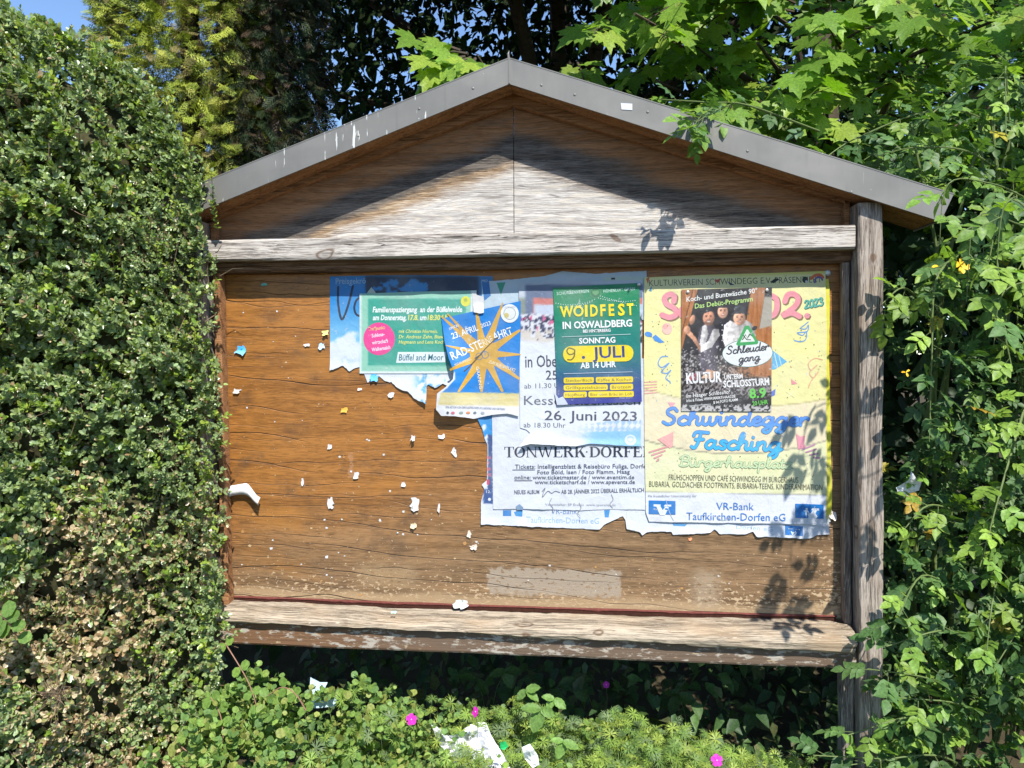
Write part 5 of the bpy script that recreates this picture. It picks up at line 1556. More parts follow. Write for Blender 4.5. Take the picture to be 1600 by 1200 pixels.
# curled white strip near the left edge
U = np.linspace(346, 411, 22); T = np.linspace(0, 1, 7)
UU, TT = np.meshgrid(U, T)
mid = 775 - 8 * np.sin((UU - 346) / 65 * 2.4) + sm(UU, 385, 411) * 16 - 4
hw = (7.6 + 1.2 * vn(UU / 9, UU * 0, 4)) * (1 - 0.25 * sm(UU, 385, 411)) * (0.85 + 0.15 * sm(UU, 346, 352))
VV = mid + (TT - 0.5) * 2 * hw
P = at(UU.ravel(), VV.ravel(), 0.0)
P[:, 1] -= (0.004 + 0.024 * np.sin(TT * math.pi * 0.8) * (0.5 + 0.5 * vn(UU / 20, UU * 0, 3)) + 0.016 * sm(UU, 380, 411)).ravel()
i = np.arange(7 * 22).reshape(7, 22)
f = np.stack([i[1:, :-1], i[1:, 1:], i[:-1, 1:], i[:-1, :-1]], -1).reshape(-1, 4)
tag(mesh_ob('paper_strip', P, f, M_SCR, None, np.tile(rgb(190, 190, 188), (len(P), 1)), P.mean(0), smooth=True), 'long curled white paper strip at the left edge of the panel', 'paper scrap', 'torn paper scraps stuck to the panel')

# crumbs of paper left under old pins: too many and too small to count
V_, F_, C_ = [], [], []
r_ = random.Random(11)
for k in range(330):
    if k < 230: u, v = 350 + 400 * r_.random() ** 1.0, r_.uniform(476, 900)
    else: u, v = r_.uniform(350, 1295), r_.uniform(800, 935)
    if 510 < u and v < 640: continue
    if u > 748 and v < 840: continue
    s_ = 0.45 + 2.6 * r_.random() ** 5
    n = r_.choice((4, 5)); a0 = r_.random() * 6
    pts = at(np.array([u + s_ * math.cos(a0 + 2 * math.pi * q / n) * r_.uniform(.6, 1.4) for q in range(n)]), np.array([v + s_ * math.sin(a0 + 2 * math.pi * q / n) * r_.uniform(.5, 1.2) for q in range(n)]), 0.0)
    pts[:, 1] -= 0.0009
    F_.append(tuple(range(len(V_), len(V_) + n)))
    V_ += [tuple(q) for q in pts]
    C_ += [lin(np.array(r_.choice([(190, 186, 180), (176, 150, 112), (194, 192, 192), (166, 124, 76)])) / 255.0)] * n
o = mesh_ob('paper_crumbs', np.array(V_), F_, M_SCR, BOARD, np.array(C_)); tag(o, kind='stuff')
# clear tape mark on the right fascia
bm = bmesh.new()
q = at(np.array([970, 988, 988, 971]), np.array([161, 162, 172, 171]), -0.1315)
bm.faces.new([bm.verts.new(x) for x in q[::-1]])
tag(bm_ob('tape_scrap', bm, plain('clear_tape', (0.55, 0.56, 0.57), 0.25, 0.6, 0.2, 300), None, tuple(q.mean(0))), 'small square of pale tape on the right slope of the zinc edge', 'tape')
# ------------------------------------------------------------------ leaves and plants
M_BOX = leaf_mat('box_leaf', 0.28, 0.33, 0.6)
M_TWIG = plain('dry_twig', (0.17, 0.12, 0.075), 0.85, 0.1, 0.35, 120)
M_STEM = plain('green_stem', (0.11, 0.15, 0.045), 0.6, 0.3, 0.3, 120)
M_BARK = plain('rough_bark', (0.075, 0.058, 0.042), 0.95, 0.1, 0.5, 30)
OV, OVF = oval()
SP, SPF = spoon()


# ---- box hedge, left
def hedge_top(x):
    return np.interp(x, [-1.6, -1.0, -0.62, -0.42, -0.28, -0.16, -0.06, 0.02, 0.07], [2.76, 2.72, 2.65, 2.58, 2.50, 2.41, 2.27, 2.09, 1.93])


def hedge_front(x, z):
    b = (fbm(x * 5 + 3, z * 5, 21, 3) - 0.5) * 0.16 + (fbm(x * 11 + 3, z * 9, 22, 2) - 0.5) * 0.20
    y = -0.165 - 0.36 * sm(x, 0.02, -0.48) + b * sm(x, 0.10, -0.1)
    y = y + 0.22 * sm(z, hedge_top(x) - 0.28, hedge_top(x)) - 0.07 * sm(z, 1.2, 0.3)
    return y


def hedge_edge(z):
    return 0.030 + 0.018 * sm(z, 1.3, 0.8) - 0.012 * sm(z, 1.5, 2.1) + (vn(z * 6, 0.0 * z, 31) - 0.5) * 0.05


HEDGE = empty('box_hedge', (-0.6, -0.15, 0.0))
tag(HEDGE, 'tall box hedge with small leaves, dry towards its foot, covering the board\'s left end', 'hedge')
N = 6800
X = rng.uniform(-1.15, 0.09, N * 2); Z = rng.uniform(0.0, 2.85, N * 2)
ok = (Z < hedge_top(X)) & (X < hedge_edge(Z)) & ((X > -0.85) | (rng.random(N * 2) < 0.4))
X, Z = X[ok], Z[ok]
dep = rng.random(len(X)) ** 2.2 * 0.12
Y = hedge_front(X, Z) + dep
# the top and the far side of the shoulder
n2 = 1100
X2 = rng.uniform(-1.15, 0.02, n2); Z2 = hedge_top(X2) - rng.random(n2) * 0.10 + rng.normal(0, 0.02, n2); Y2 = hedge_front(X2, Z2 - 0.1) + rng.random(n2) * 0.5
# in front of the board the hedge must stay in front
X = np.r_[X, X2]; Y = np.r_[Y, Y2]; Z = np.r_[Z, Z2]
lim = np.where(Z > 1.9, -0.175, -0.125)
Y = np.where(X > -0.30, np.minimum(Y, lim), Y)
base = np.stack([X, Y, Z], -1)
ns = len(base)
out = np.stack([0.25 * sm(X, -0.2, 0.05), -1.0 + 0 * X, 0.45 + 0.4 * sm(Z, hedge_top(X) - 0.3, hedge_top(X))], -1)
sdir = unit(out + rng.normal(0, 0.42, (ns, 3)))
slen = rng.uniform(0.030, 0.058, ns)
dryf = sm(fbm(X * 4 + 9, Z * 4, 5, 3) + (0.95 - Z) * 0.28 - 0.05 * (X < -0.3), 0.47, 0.74)
newf = rng.random(ns)
K = 13
parts = []
tb = []
sid = np.repeat(np.arange(ns), K); kk = np.tile(np.arange(K), ns)
fr = (kk + 0.5) / K
pos = base[sid] + sdir[sid] * (slen[sid] * fr)[:, None]
s1 = unit(np.cross(sdir, np.array([0.3, 0.1, 0.95]))); s2 = np.cross(s1, sdir)
ang = kk * 2.4 + sid * 1.7 + rng.normal(0, 0.35, len(kk))
rad = s1[sid] * np.cos(ang)[:, None] + s2[sid] * np.sin(ang)[:, None]
ax = unit(rad * (1.0 - 0.55 * fr)[:, None] + sdir[sid] * (0.45 + 0.6 * fr)[:, None] + rng.normal(0, 0.18, (len(kk), 3)))
nr = unit(sdir[sid] * 0.6 - rad * 0.3 + np.array([0.25, -0.55, 0.68]) + rng.normal(0, 0.42, (len(kk), 3)))
dark = np.array([[0.205, 0.290, 0.110], [0.230, 0.310, 0.122], [0.255, 0.325, 0.160], [0.205, 0.260, 0.122], [0.29, 0.365, 0.115]])
lime = np.array([[0.24, 0.34, 0.045], [0.19, 0.30, 0.045], [0.30, 0.37, 0.06]])
dry = np.array([[0.45, 0.34, 0.20], [0.54, 0.43, 0.27], [0.34, 0.22, 0.115], [0.50, 0.42, 0.27], [0.27, 0.27, 0.10]])
c = pick(dark, len(kk))
isnew = (newf[sid] < 0.085) | ((newf[sid] < 0.30) & (fr > 0.78))
c = np.where(isnew[:, None], pick(lime, len(kk)) * np.where(newf[sid] < 0.055, 1.0, 0.6)[:, None], c)
isdry = rng.random(len(kk)) < dryf[sid] * 0.80
isdry |= rng.random(len(kk)) < 0.05
c = np.where(isdry[:, None], pick(dry, len(kk)), c)
size = rng.uniform(0.0115, 0.0185, len(kk)) * (1 - 0.25 * (fr > 0.9))
size = size * np.where(X[sid] < -0.15, 1.15, 0.90) * (0.75 + 0.5 * vn(X[sid] * 9, Z[sid] * 9, 6))
v, f, cc = leaves(SP, SPF, pos, ax, nr, size, c, rng.uniform(0.85, 1.15, len(kk)))
mesh_ob('foliage', v, f, M_BOX, HEDGE, cc)
# loose shoots that stand out of the clipped face
def shoot(bm, p0, p1, lv, n, size, cols, r=0.0013, opp=True, splay=0.9):
    p0 = np.array(p0, float); p1 = np.array(p1, float)
    d = p1 - p0; L = np.linalg.norm(d); d = d / L
    s = unit(np.cross(d, np.array([0.2, 0.3, 0.9]))); t = np.cross(s, d)
    q = np.linspace(0, 1, 8); sagv = np.array([0, 0, -0.06 * L])
    pts = [p0 + (p1 - p0) * k + sagv * math.sin(k * math.pi * 0.5) ** 2 for k in q]
    tube(bm, pts, [r * (1 - 0.6 * k) for k in q], 5)
    for k in range(n):
        u = 0.12 + 0.88 * (k // 2 if opp else k) / max((n // 2 if opp else n) - 1, 1)
        P = p0 + (p1 - p0) * min(u, 1) + sagv * math.sin(min(u, 1) * math.pi * .5) ** 2
        a = (k // 2) * 1.57 + (math.pi if k % 2 else 0) if opp else k * 2.4
        R = s * math.cos(a) + t * math.sin(a)
        lv.append((P, unit(R * splay + d * (0.4 + 0.7 * u)), unit(d * 0.7 + np.array([random.gauss(0, .3), -0.3 + random.gauss(0, .3), 0.6]) - R * 0.3), size * (0.75 + 0.5 * random.random()), np.array(random.choice(list(cols))) * random.uniform(0.8, 1.2)))
random.seed(4)
bm = bmesh.new(); lv = []
for k in range(210):
    x = random.uniform(-0.55, 0.05); z = random.uniform(0.3, 2.5)
    if z > hedge_top(x) - 0.02: z = float(hedge_top(x)) - 0.04
    y = min(float(hedge_front(np.array(x), np.array(z))), -0.15)
    L = random.uniform(0.07, 0.17)
    d = unit(np.array([random.uniform(-0.2, 0.5), -0.6, random.uniform(0.3, 1.3)]))
    shoot(bm, (x, y + 0.04, z), np.array([x, y + 0.04, z]) + d * L, lv, random.randint(10, 18), 0.0155, lime if random.random() < 0.55 else dark)
# side twigs hanging over the panel's left edge
for k in range(30):
    z = random.uniform(0.66, 1.8); x = float(hedge_edge(np.array(z))) - 0.01
    shoot(bm, (x, -0.14 - random.random() * 0.06, z), (x + random.uniform(0.02, 0.07), -0.15 - random.random() * 0.08, z + random.uniform(0.0, 0.08)), lv, 10, 0.0145, dark if random.random() < 0.6 else lime)
A = list(zip(*lv))
v, f, cc = leaves(SP, SPF, np.array(A[0]), np.array(A[1]), np.array(A[2]), np.array(A[3]), np.array(A[4]))
mesh_ob('shoot_leaves', v, f, M_BOX, HEDGE, cc)
# bare twigs in the worn face, and the stems within
for k in range(420):
    x = random.uniform(-0.7, 0.06); z = random.uniform(0.1, 2.4)
    if z > hedge_top(x) - 0.05: continue
    y = min(float(hedge_front(np.array(x), np.array(z))), -0.15) + random.uniform(0.0, 0.08)
    if x > -0.3: y = min(y, -0.14)
    L = random.uniform(0.04, 0.15)
    d = unit(np.array([random.gauss(0, 0.5), -random.random() * 0.5, random.gauss(0.6, 0.5)]))
    p = np.array([x, y, z]); q_ = p + d * L
    if x > -0.3: q_[1] = min(q_[1], -0.135)
    tube(bm, [p, (p + q_) / 2 + np.random.default_rng(k).normal(0, 0.006, 3), q_], [0.0016, 0.0012, 0.0007], 4)
# a wisp of dry grass low in the face
for k in range(46):
    c0 = at(np.array(95.0 + random.gauss(0, 6)), np.array(1085.0 + random.gauss(0, 5)), -0.62)
    q_ = c0 + np.array([random.gauss(0, 0.035), random.uniform(-0.03, 0.0), random.gauss(-0.01, 0.045)])
    tube(bm, [c0, (c0 + q_) / 2 + np.array([0, -0.01, random.gauss(0, 0.006)]), q_], [0.0010, 0.0009, 0.0005], 3)
for k in range(40):
    x = random.uniform(-1.1, -0.34); y0 = random.uniform(-0.25, 0.1)
    tube(bm, [(x, y0, -0.1), (x + random.gauss(0, 0.05), y0, 0.9), (x + random.gauss(0, 0.12), y0, 1.7), (x + random.gauss(0, 0.2), y0, 2.3)], [0.012, 0.010, 0.007, 0.003], 5)
bm_ob('twigs', bm, M_TWIG, HEDGE)
# the dense inside of the hedge: darker leaves
n = 9000
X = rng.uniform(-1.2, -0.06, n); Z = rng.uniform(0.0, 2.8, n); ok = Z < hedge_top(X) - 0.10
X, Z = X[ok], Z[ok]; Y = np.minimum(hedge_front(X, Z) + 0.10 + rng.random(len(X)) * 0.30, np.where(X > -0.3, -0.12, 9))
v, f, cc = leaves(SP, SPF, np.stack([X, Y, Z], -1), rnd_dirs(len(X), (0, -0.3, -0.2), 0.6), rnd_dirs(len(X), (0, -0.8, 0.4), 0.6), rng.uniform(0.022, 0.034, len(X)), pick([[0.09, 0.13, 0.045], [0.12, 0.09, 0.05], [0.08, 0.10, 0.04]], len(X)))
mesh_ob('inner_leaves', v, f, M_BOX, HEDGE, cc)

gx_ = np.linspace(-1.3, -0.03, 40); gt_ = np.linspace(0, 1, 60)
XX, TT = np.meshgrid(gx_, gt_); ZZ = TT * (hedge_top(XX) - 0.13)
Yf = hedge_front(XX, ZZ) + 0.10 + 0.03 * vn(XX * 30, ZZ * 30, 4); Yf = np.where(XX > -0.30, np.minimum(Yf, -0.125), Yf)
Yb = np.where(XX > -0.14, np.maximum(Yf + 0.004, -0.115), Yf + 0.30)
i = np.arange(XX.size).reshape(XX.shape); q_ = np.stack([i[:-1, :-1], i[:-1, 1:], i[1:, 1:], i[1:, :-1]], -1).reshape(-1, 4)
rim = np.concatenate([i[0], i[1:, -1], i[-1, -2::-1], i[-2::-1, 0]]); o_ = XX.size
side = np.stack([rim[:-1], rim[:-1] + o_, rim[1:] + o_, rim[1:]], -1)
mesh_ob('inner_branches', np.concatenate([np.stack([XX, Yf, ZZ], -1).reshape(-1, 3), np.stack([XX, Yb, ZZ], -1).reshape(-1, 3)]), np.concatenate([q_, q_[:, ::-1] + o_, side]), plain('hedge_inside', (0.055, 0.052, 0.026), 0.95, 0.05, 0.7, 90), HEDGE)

# ---- golden cypress behind the hedge
M_CYP = leaf_mat('cypress_spray', 0.22, 0.55, 0.25)
CYP = empty('golden_cypress', (-1.50, 2.5, 0.0))
tag(CYP, 'golden cypress with feathery yellow green sprays behind the box hedge', 'conifer')
tv, tf = [], []
def needle(p0, p1, w):
    p0 = np.array(p0, float); p1 = np.array(p1, float); d = p1 - p0; s = unit(np.cross(d, (0, 0, 1.0))) * w
    b = len(tv)
    tv.extend([p0 - s, p0 + s, p1 + s * 0.35, p1 - s * 0.35]); tf.append((b, b + 1, b + 2, b + 3))
needle((0, 0, 0), (0, 1, -0.12), 0.022)
for k in range(5):
    y = 0.10 + 0.17 * k; L = 0.46 * (1 - 0.13 * k)
    for s_ in (-1, 1):
        e = (s_ * L * 0.62, y + L * 0.75, -0.12 * y - 0.06)
        needle((0, y, -0.1 * y * y), e, 0.026)
        for q in (0.55,):
            m0 = (e[0] * q, y + (e[1] - y) * q, -0.1 * y - 0.05 * q)
            needle(m0, (m0[0] + s_ * 0.13, m0[1] + 0.03, m0[2] - 0.02), 0.022); needle(m0, (m0[0] + s_ * 0.02, m0[1] + 0.14, m0[2] - 0.02), 0.022)
TVc, TFc = np.array(tv), np.array(tf)
def conifer(root, cx, cy, r0, z0, z1, n, cols, sz, a0, a1, sp=(0, 0, -0.15), taper=0.10):
    th = rng.uniform(a0, a1, n); zz = rng.uniform(z0, z1, n)
    R = (r0 - taper * (zz - 2)) * (0.80 + 0.42 * fbm(th * 3, zz * 1.6, 3, 3)) * np.sqrt(rng.uniform(0.42, 1.0, n))
    pos = np.stack([cx + R * np.cos(th), cy + R * np.sin(th), zz], -1)
    o_ = np.stack([np.cos(th), np.sin(th), 0 * th], -1)
    ax = unit(o_ * 0.6 + np.array(sp) + rng.normal(0, 0.45, (n, 3)))
    nr = unit(np.array([0.1, -0.5, 0.7]) + o_ * 0.4 + rng.normal(0, 0.45, (n, 3)))
    v, f, cc = leaves(TVc, TFc, pos, ax, nr, rng.uniform(sz[0], sz[1], n), pick(cols, n))
    mesh_ob('crown', v, f, M_CYP, root, cc)
    bm = bmesh.new(); tube(bm, [(cx, cy + 0.05, -0.2), (cx + 0.01, cy + 0.05, 2.0), (cx, cy, z1)], [0.13, 0.10, 0.03], 10)
    for k in range(46):
        a = random.uniform(-math.pi, 0.3); z = random.uniform(z0 - 0.2, z1 - 0.3); r = random.uniform(0.6, 0.9) * (r0 - taper * (z - 2))
        tube(bm, [(cx, cy, z), (cx + r * 0.5 * math.cos(a), cy + r * 0.5 * math.sin(a), z + 0.02), (cx + r * math.cos(a), cy + r * math.sin(a), z - 0.12)], [0.022, 0.014, 0.006], 5)
    bm_ob('trunk', bm, M_BARK, root)
conifer(CYP, -1.50, 2.5, 0.64, 1.7, 5.2, 15000, [[0.25, 0.30, 0.040], [0.31, 0.35, 0.048], [0.19, 0.24, 0.036], [0.34, 0.35, 0.07], [0.19, 0.155, 0.055]], (0.075, 0.145), -math.pi, math.pi, taper=0.02)
CON = empty('shade_conifer', (-0.90, 2.45, 0.0))
tag(CON, 'added conifer between the golden cypress and the roof, its dark sprays standing for shade', 'conifer')
conifer(CON, -0.90, 2.45, 0.38, 1.6, 6.0, 6500, [[0.020, 0.036, 0.014], [0.028, 0.046, 0.016], [0.040, 0.042, 0.016], [0.05, 0.032, 0.018]], (0.09, 0.16), -math.pi, math.pi, (0, 0, -0.5), 0.03)  # dark spray colours stand for the shaded right side of the cypress

# ---- dark beech behind the roof, with an unseen leaf mass added overhead to shade the trees
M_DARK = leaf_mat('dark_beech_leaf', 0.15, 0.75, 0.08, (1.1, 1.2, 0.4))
BEE = empty('dark_beech', (0.9, 6.2, 0.0))
tag(BEE, 'dark leaved beech tree in shade behind the ridge of the roof', 'tree')
def clearing(P):
    """openings in the crown through which the sky shows"""
    g = np.zeros(len(P))
    for u, v_, ru, rv in ((478, 122, 17, 24), (528, 198, 36, 20), (466, 220, 10, 16), (585, 118, 12, 14), (492, 172, 12, 24)):
        c = at(np.full(len(P), float(u)), np.full(len(P), float(v_)), P[:, 1]); k = (P[:, 1] - CAM_LOC[1]) / 1200
        g = np.maximum(g, np.exp(-(((P[:, 0] - c[:, 0]) / (ru * k)) ** 2 + ((P[:, 2] - c[:, 2]) / (rv * k)) ** 2) ** 1.5))
    return g
n = 30000
P1 = np.stack([rng.uniform(-2.3, 5.6, n), rng.uniform(3.9, 6.6, n), rng.uniform(1.5, 7.2, n)], -1)
P1 = P1[rng.random(n) > clearing(P1) * 1.02 + 0.35 * (fbm(P1[:, 0] * 1.2, P1[:, 2] * 1.2 + P1[:, 1] * .3, 41, 3) < 0.36)]
n = 5200
P0 = np.stack([rng.uniform(-2.3, 6.6, n), rng.uniform(6.4, 7.2, n), rng.uniform(1.2, 7.4, n)], -1)
P0 = P0[rng.random(len(P0)) > clearing(P0) * 1.5]
n2 = 9000  # two leaf clusters out of view, added to shade the trees below
X = rng.uniform(-0.35, 2.3, n2); Y = rng.uniform(1.0, 4.2, n2); Z = 4.55 + rng.random(n2) * 1.7 + 0.25 * np.abs(X - 0.9) * 0
P2 = np.stack([X, Y, Z], -1)
n3 = 5200
P3 = np.stack([rng.uniform(-1.6, 3.5, n3), rng.uniform(2.6, 4.6, n3), rng.uniform(5.4, 7.4, n3)], -1)
pos = np.concatenate([P1, P2, P3, P0]); n = len(pos); bs = np.r_[np.ones(n - len(P0)), np.full(len(P0), 2.3)]
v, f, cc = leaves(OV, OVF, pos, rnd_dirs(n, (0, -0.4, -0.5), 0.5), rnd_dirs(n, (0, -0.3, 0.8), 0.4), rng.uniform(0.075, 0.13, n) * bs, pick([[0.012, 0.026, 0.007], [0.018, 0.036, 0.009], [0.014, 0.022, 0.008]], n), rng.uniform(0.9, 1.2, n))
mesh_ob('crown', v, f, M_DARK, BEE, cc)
bm = bmesh.new()
tube(bm, [(0.9, 6.2, -0.2), (0.92, 6.2, 2.0), (0.85, 6.1, 4.0), (0.8, 6.0, 6.5)], [0.24, 0.2, 0.15, 0.08], 12)
for (x, y, z) in ((-1.4, 5.0, 4.2), (2.6, 5.2, 4.6), (0.9, 2.4, 5.2), (1.8, 1.6, 5.4), (0.2, 1.6, 5.2), (-1.8, 4.6, 5.6), (3.6, 5.0, 5.4), (-0.3, 4.4, 3.4)):
    tube(bm, [(0.88, 6.1, 3.2), ((0.88 + x) / 2, (6.1 + y) / 2 + 0.1, (3.4 + z) / 2 + 0.3), (x, y, z)], [0.09, 0.06, 0.02], 7)
bm_ob('trunk', bm, M_BARK, BEE)

# ---- maple, right and over the roof
M_MAP = leaf_mat('maple_leaf', 0.42, 0.42, 0.35, (1.25, 1.5, 0.35))
MAP = empty('maple_tree', (2.9, 2.9, 0.0))
tag(MAP, 'maple tree with big bright green lobed leaves rising behind the right slope of the roof', 'tree')
LV, LF = lobed()
bm = bmesh.new(); lv = []
random.seed(9)
tube(bm, [(2.9, 2.9, -0.2), (2.86, 2.85, 1.5), (2.7, 2.7, 3.0), (2.6, 2.6, 4.6)], [0.13, 0.11, 0.08, 0.04], 10)
MG = [(0.17, 0.285, 0.034), (0.14, 0.25, 0.030), (0.20, 0.32, 0.038), (0.12, 0.215, 0.030), (0.24, 0.33, 0.044)]
def maple_spray(p0, p1, n, size, spread):
    p0 = np.array(p0, float); p1 = np.array(p1, float); L = np.linalg.norm(p1 - p0); d = (p1 - p0) / L
    tube(bm, [p0, (p0 + p1) / 2 + np.array([0, 0, 0.05 * L]), p1], [0.0065, 0.004, 0.002], 5)
    for k in range(n):
        u = 0.15 + 0.85 * (k + random.random() * 0.6) / n
        P = p0 + (p1 - p0) * min(u, 1.0) + np.array([0, 0, 0.05 * L * math.sin(math.pi * min(u, 1))])
        side = unit(np.cross(d, (0, 0, 1.0))) * (1 if k % 2 else -1)
        a = unit(side * random.uniform(0.3, 1.0) + d * random.uniform(0.2, 0.9) + np.array([0, -0.25, random.uniform(-0.55, 0.15)]))
        st = random.uniform(0.03, spread)
        Q = P + a * st
        tube(bm, [P, Q], [0.0012, 0.0009], 3)
        aa = unit(a + np.array([0, -0.15, -0.45]) + np.random.default_rng(random.randrange(1 << 30)).normal(0, 0.25, 3))
        nn = unit(np.array([random.gauss(0.1, 0.35), random.gauss(-0.45, 0.35), 0.85]))
        lv.append((Q, aa, nn, size * random.uniform(0.7, 1.2), np.array(random.choice(MG)) * random.uniform(0.8, 1.2)))
cnt = 0
while cnt < 520:
    # tips lie in a deep drooping curtain from over the ridge to the far right
    x = random.uniform(0.95, 4.3); y = random.uniform(0.45, 3.2); 
    zlo = 2.15 + 0.0 * y; zhi = 3.0 + 0.5 * y + 0.3
    z = random.uniform(zlo, zhi)
    # nothing left of the ridge but one spray
    if x < 1.05 + 0.16 * (y - 0.5) + 0.25 * (3.0 - z) * 0: continue
    if z < 2.62 - 0.36 * max(0, x - 1.0) + 0.0 and y < 0.6: continue
    if vn(np.array(x * 1.7), np.array(z * 1.9 + y), 5) < 0.30: continue
    q = np.array([x, y, z]); o = q + np.array([random.uniform(-0.1, 0.45), random.uniform(0.2, 0.5), random.uniform(-0.05, 0.3)])
    maple_spray(o, q, random.randint(6, 9), 0.135, 0.09); cnt += 1
for (x, y, z) in ((1.5, 0.9, 2.75), (1.4, 0.7, 2.95), (2.2, 0.9, 2.6), (1.9, 0.8, 2.85), (2.6, 1.2, 2.9), (3.2, 1.5, 3.2), (1.3, 1.4, 3.2), (2.0, 1.6, 3.4)):
    tube(bm, [(2.75, 2.75, 2.4), ((x + 2.75) / 2, (y + 2.75) / 2, z + 0.05), (x, y, z)], [0.03, 0.016, 0.006], 6)
# the spray that shows left of the ridge
c0 = at(np.array(745.0), np.array(85.0), 0.35)
for (u, vv, yy) in ((668, 118, 0.25), (705, 108, 0.2), (690, 82, 0.4), (648, 62, 0.45), (690, 130, 0.3), (735, 112, 0.3), (672, 100, 0.3)):
    q = at(np.array(float(u)), np.array(float(vv)), yy)
    maple_spray(c0 + (q - c0) * 0.25, q, 3, 0.125, 0.06)
tube(bm, [np.array([2.75, 2.75, 2.1]), c0 + np.array([0.75, 0.75, -0.42]), c0 + np.array([0.16, 0.22, -0.22]), c0], [0.02, 0.012, 0.008, 0.003], 5)
A = list(zip(*lv))
v, f, cc = leaves(LV, LF, np.array(A[0]), np.array(A[1]), np.array(A[2]), np.array(A[3]), np.array(A[4]))
mesh_ob('crown', v, f, M_MAP, MAP, cc)
bm_ob('trunk', bm, M_BARK, MAP)
# ---- rambling rose, right
M_ROSE = leaf_mat('rose_leaf', 0.32, 0.48, 0.28, (1.2, 1.4, 0.4))
M_YEL = plain('yellow_petal', (0.72, 0.42, 0.012), 0.5, 0.3, 0.15, 60)
M_MAG = plain('magenta_petal', (0.46, 0.022, 0.30), 0.55, 0.2, 0.35, 160)
ROSE = empty('rambling_rose', (2.55, 0.35, 0.0))
tag(ROSE, 'rambling rose bush with feathered leaves and a few yellow flowers, right of the post', 'rose bush')
OL, OLF = oval(0.60, 0.09, 0.12, 0.8)
RG = [(0.066, 0.135, 0.040), (0.080, 0.155, 0.046), (0.052, 0.105, 0.036), (0.10, 0.18, 0.052)]
RL = [(0.18, 0.29, 0.045), (0.145, 0.255, 0.042), (0.21, 0.32, 0.05)]
RY = [(0.30, 0.26, 0.03), (0.34, 0.22, 0.03)]
random.seed(21)
bm = bmesh.new(); lv = []
def compound(p, d, up, n, size, cols, var=1.0):
    """one feathered leaf: a thin rib with paired leaflets and one at the tip"""
    d = unit(np.array(d, float)); up = unit(np.array(up, float)); s = unit(np.cross(d, up)); up = np.cross(s, d)
    L = size * (n + 1) * 0.60; p = np.array(p, float)
    pts = [p + d * L * k / 4 - up * 0.10 * L * (k / 4) ** 2 for k in range(5)]
    tube(bm, pts, [0.0011, 0.001, 0.0009, 0.0008, 0.0006], 3)
    col = np.array(random.choice(cols)) * random.uniform(0.75, 1.25)
    for k in range(n):
        t = 0.30 + 0.62 * (k + 0.5) / n
        P = p + d * L * t - up * 0.10 * L * t * t
        for sg in (-1, 1):
            a = unit(s * sg * random.uniform(0.75, 1.0) + d * random.uniform(0.45, 0.75) + up * random.uniform(-0.25, 0.1))
            lv.append((P, a, unit(up + s * sg * -0.15 + np.array([random.gauss(0, .2), random.gauss(0, .2), random.gauss(0, .2)])), size * random.uniform(0.8, 1.1) * (0.85 + 0.3 * t), col * random.uniform(0.88, 1.12)))
    lv.append((pts[-1], unit(d - up * 0.2), up, size * 1.15, col))
def cane(P, nl, size, cols, r=0.004, n=2):
    """an arching cane through the points P with feathered leaves along it"""
    q = catmull(P, 6); tube(bm, q, list(np.linspace(r, r * 0.35, len(q))), 6)
    d = np.gradient(q, axis=0)
    for k in range(nl):
        i = int((0.10 + 0.88 * k / max(nl - 1, 1)) * (len(q) - 1)); D = unit(d[i])
        s = unit(np.cross(D, (0, 0.25, 1.0))); a = k * 2.4 + random.uniform(-.4, .4)
        R = s * math.cos(a) + np.cross(s, D) * math.sin(a)
        dd = unit(R * 0.8 + D * 0.5 + np.array([0, -0.35, -0.05]))
        compound(q[i], dd, unit(np.array([random.gauss(0.1, .25), -0.55 + random.gauss(0, .25), 0.8])), n if random.random() < .7 else n + 1, size * random.uniform(0.8, 1.15), cols)
def rose_front(x, z):
    return -0.02 - 0.10 * sm(x, 2.15, 2.6) + (fbm(x * 4, z * 4, 51, 3) - 0.5) * 0.30 - 0.24 * sm(z, 0.95, 0.30) + 0.30 * sm(z, 1.9, 2.6)
# the mass: feathered leaves through a deep shell
for k in range(3300):
    x = random.uniform(2.10, 3.05); z = random.uniform(0.05, 2.50)
    if z > 1.86 and x < 2.36 + (z - 1.86) * 0.1 and z < 2.1: continue
    if z > 2.28 - 0.0 + 0.25 * sm(x, 2.3, 2.7): continue
    front = random.random() < 0.62
    y = float(rose_front(np.array(x), np.array(z))) + (random.random() ** 2 * 0.16 if front else 0.10 + random.random() * 0.45)
    if x < 2.18: y = max(y, -0.01) if z > 0.7 else y
    if x < 2.14 and z > 0.7: continue
    if x < 2.36 and 1.86 < z and y < 0.08: y = 0.10 + 0.2 * random.random()
    if x < 2.35 and 1.80 < z < 2.12: y = max(y, 0.10)
    dens = vn(np.array(x * 3.2), np.array(z * 3.2), 8)
    if dens < 0.18: continue
    if random.random() < 0.32 and front: cols = RL
    elif random.random() < 0.03: cols = RY
    else: cols = RG
    compound((x, y, z), unit(np.array([random.gauss(0, .6), -0.55, random.gauss(-0.15, .5)])), unit(np.array([random.gauss(0.1, .35), random.gauss(-0.5, .3), 0.75])), random.choice((2, 3, 3)), random.uniform(0.021, 0.032), cols)
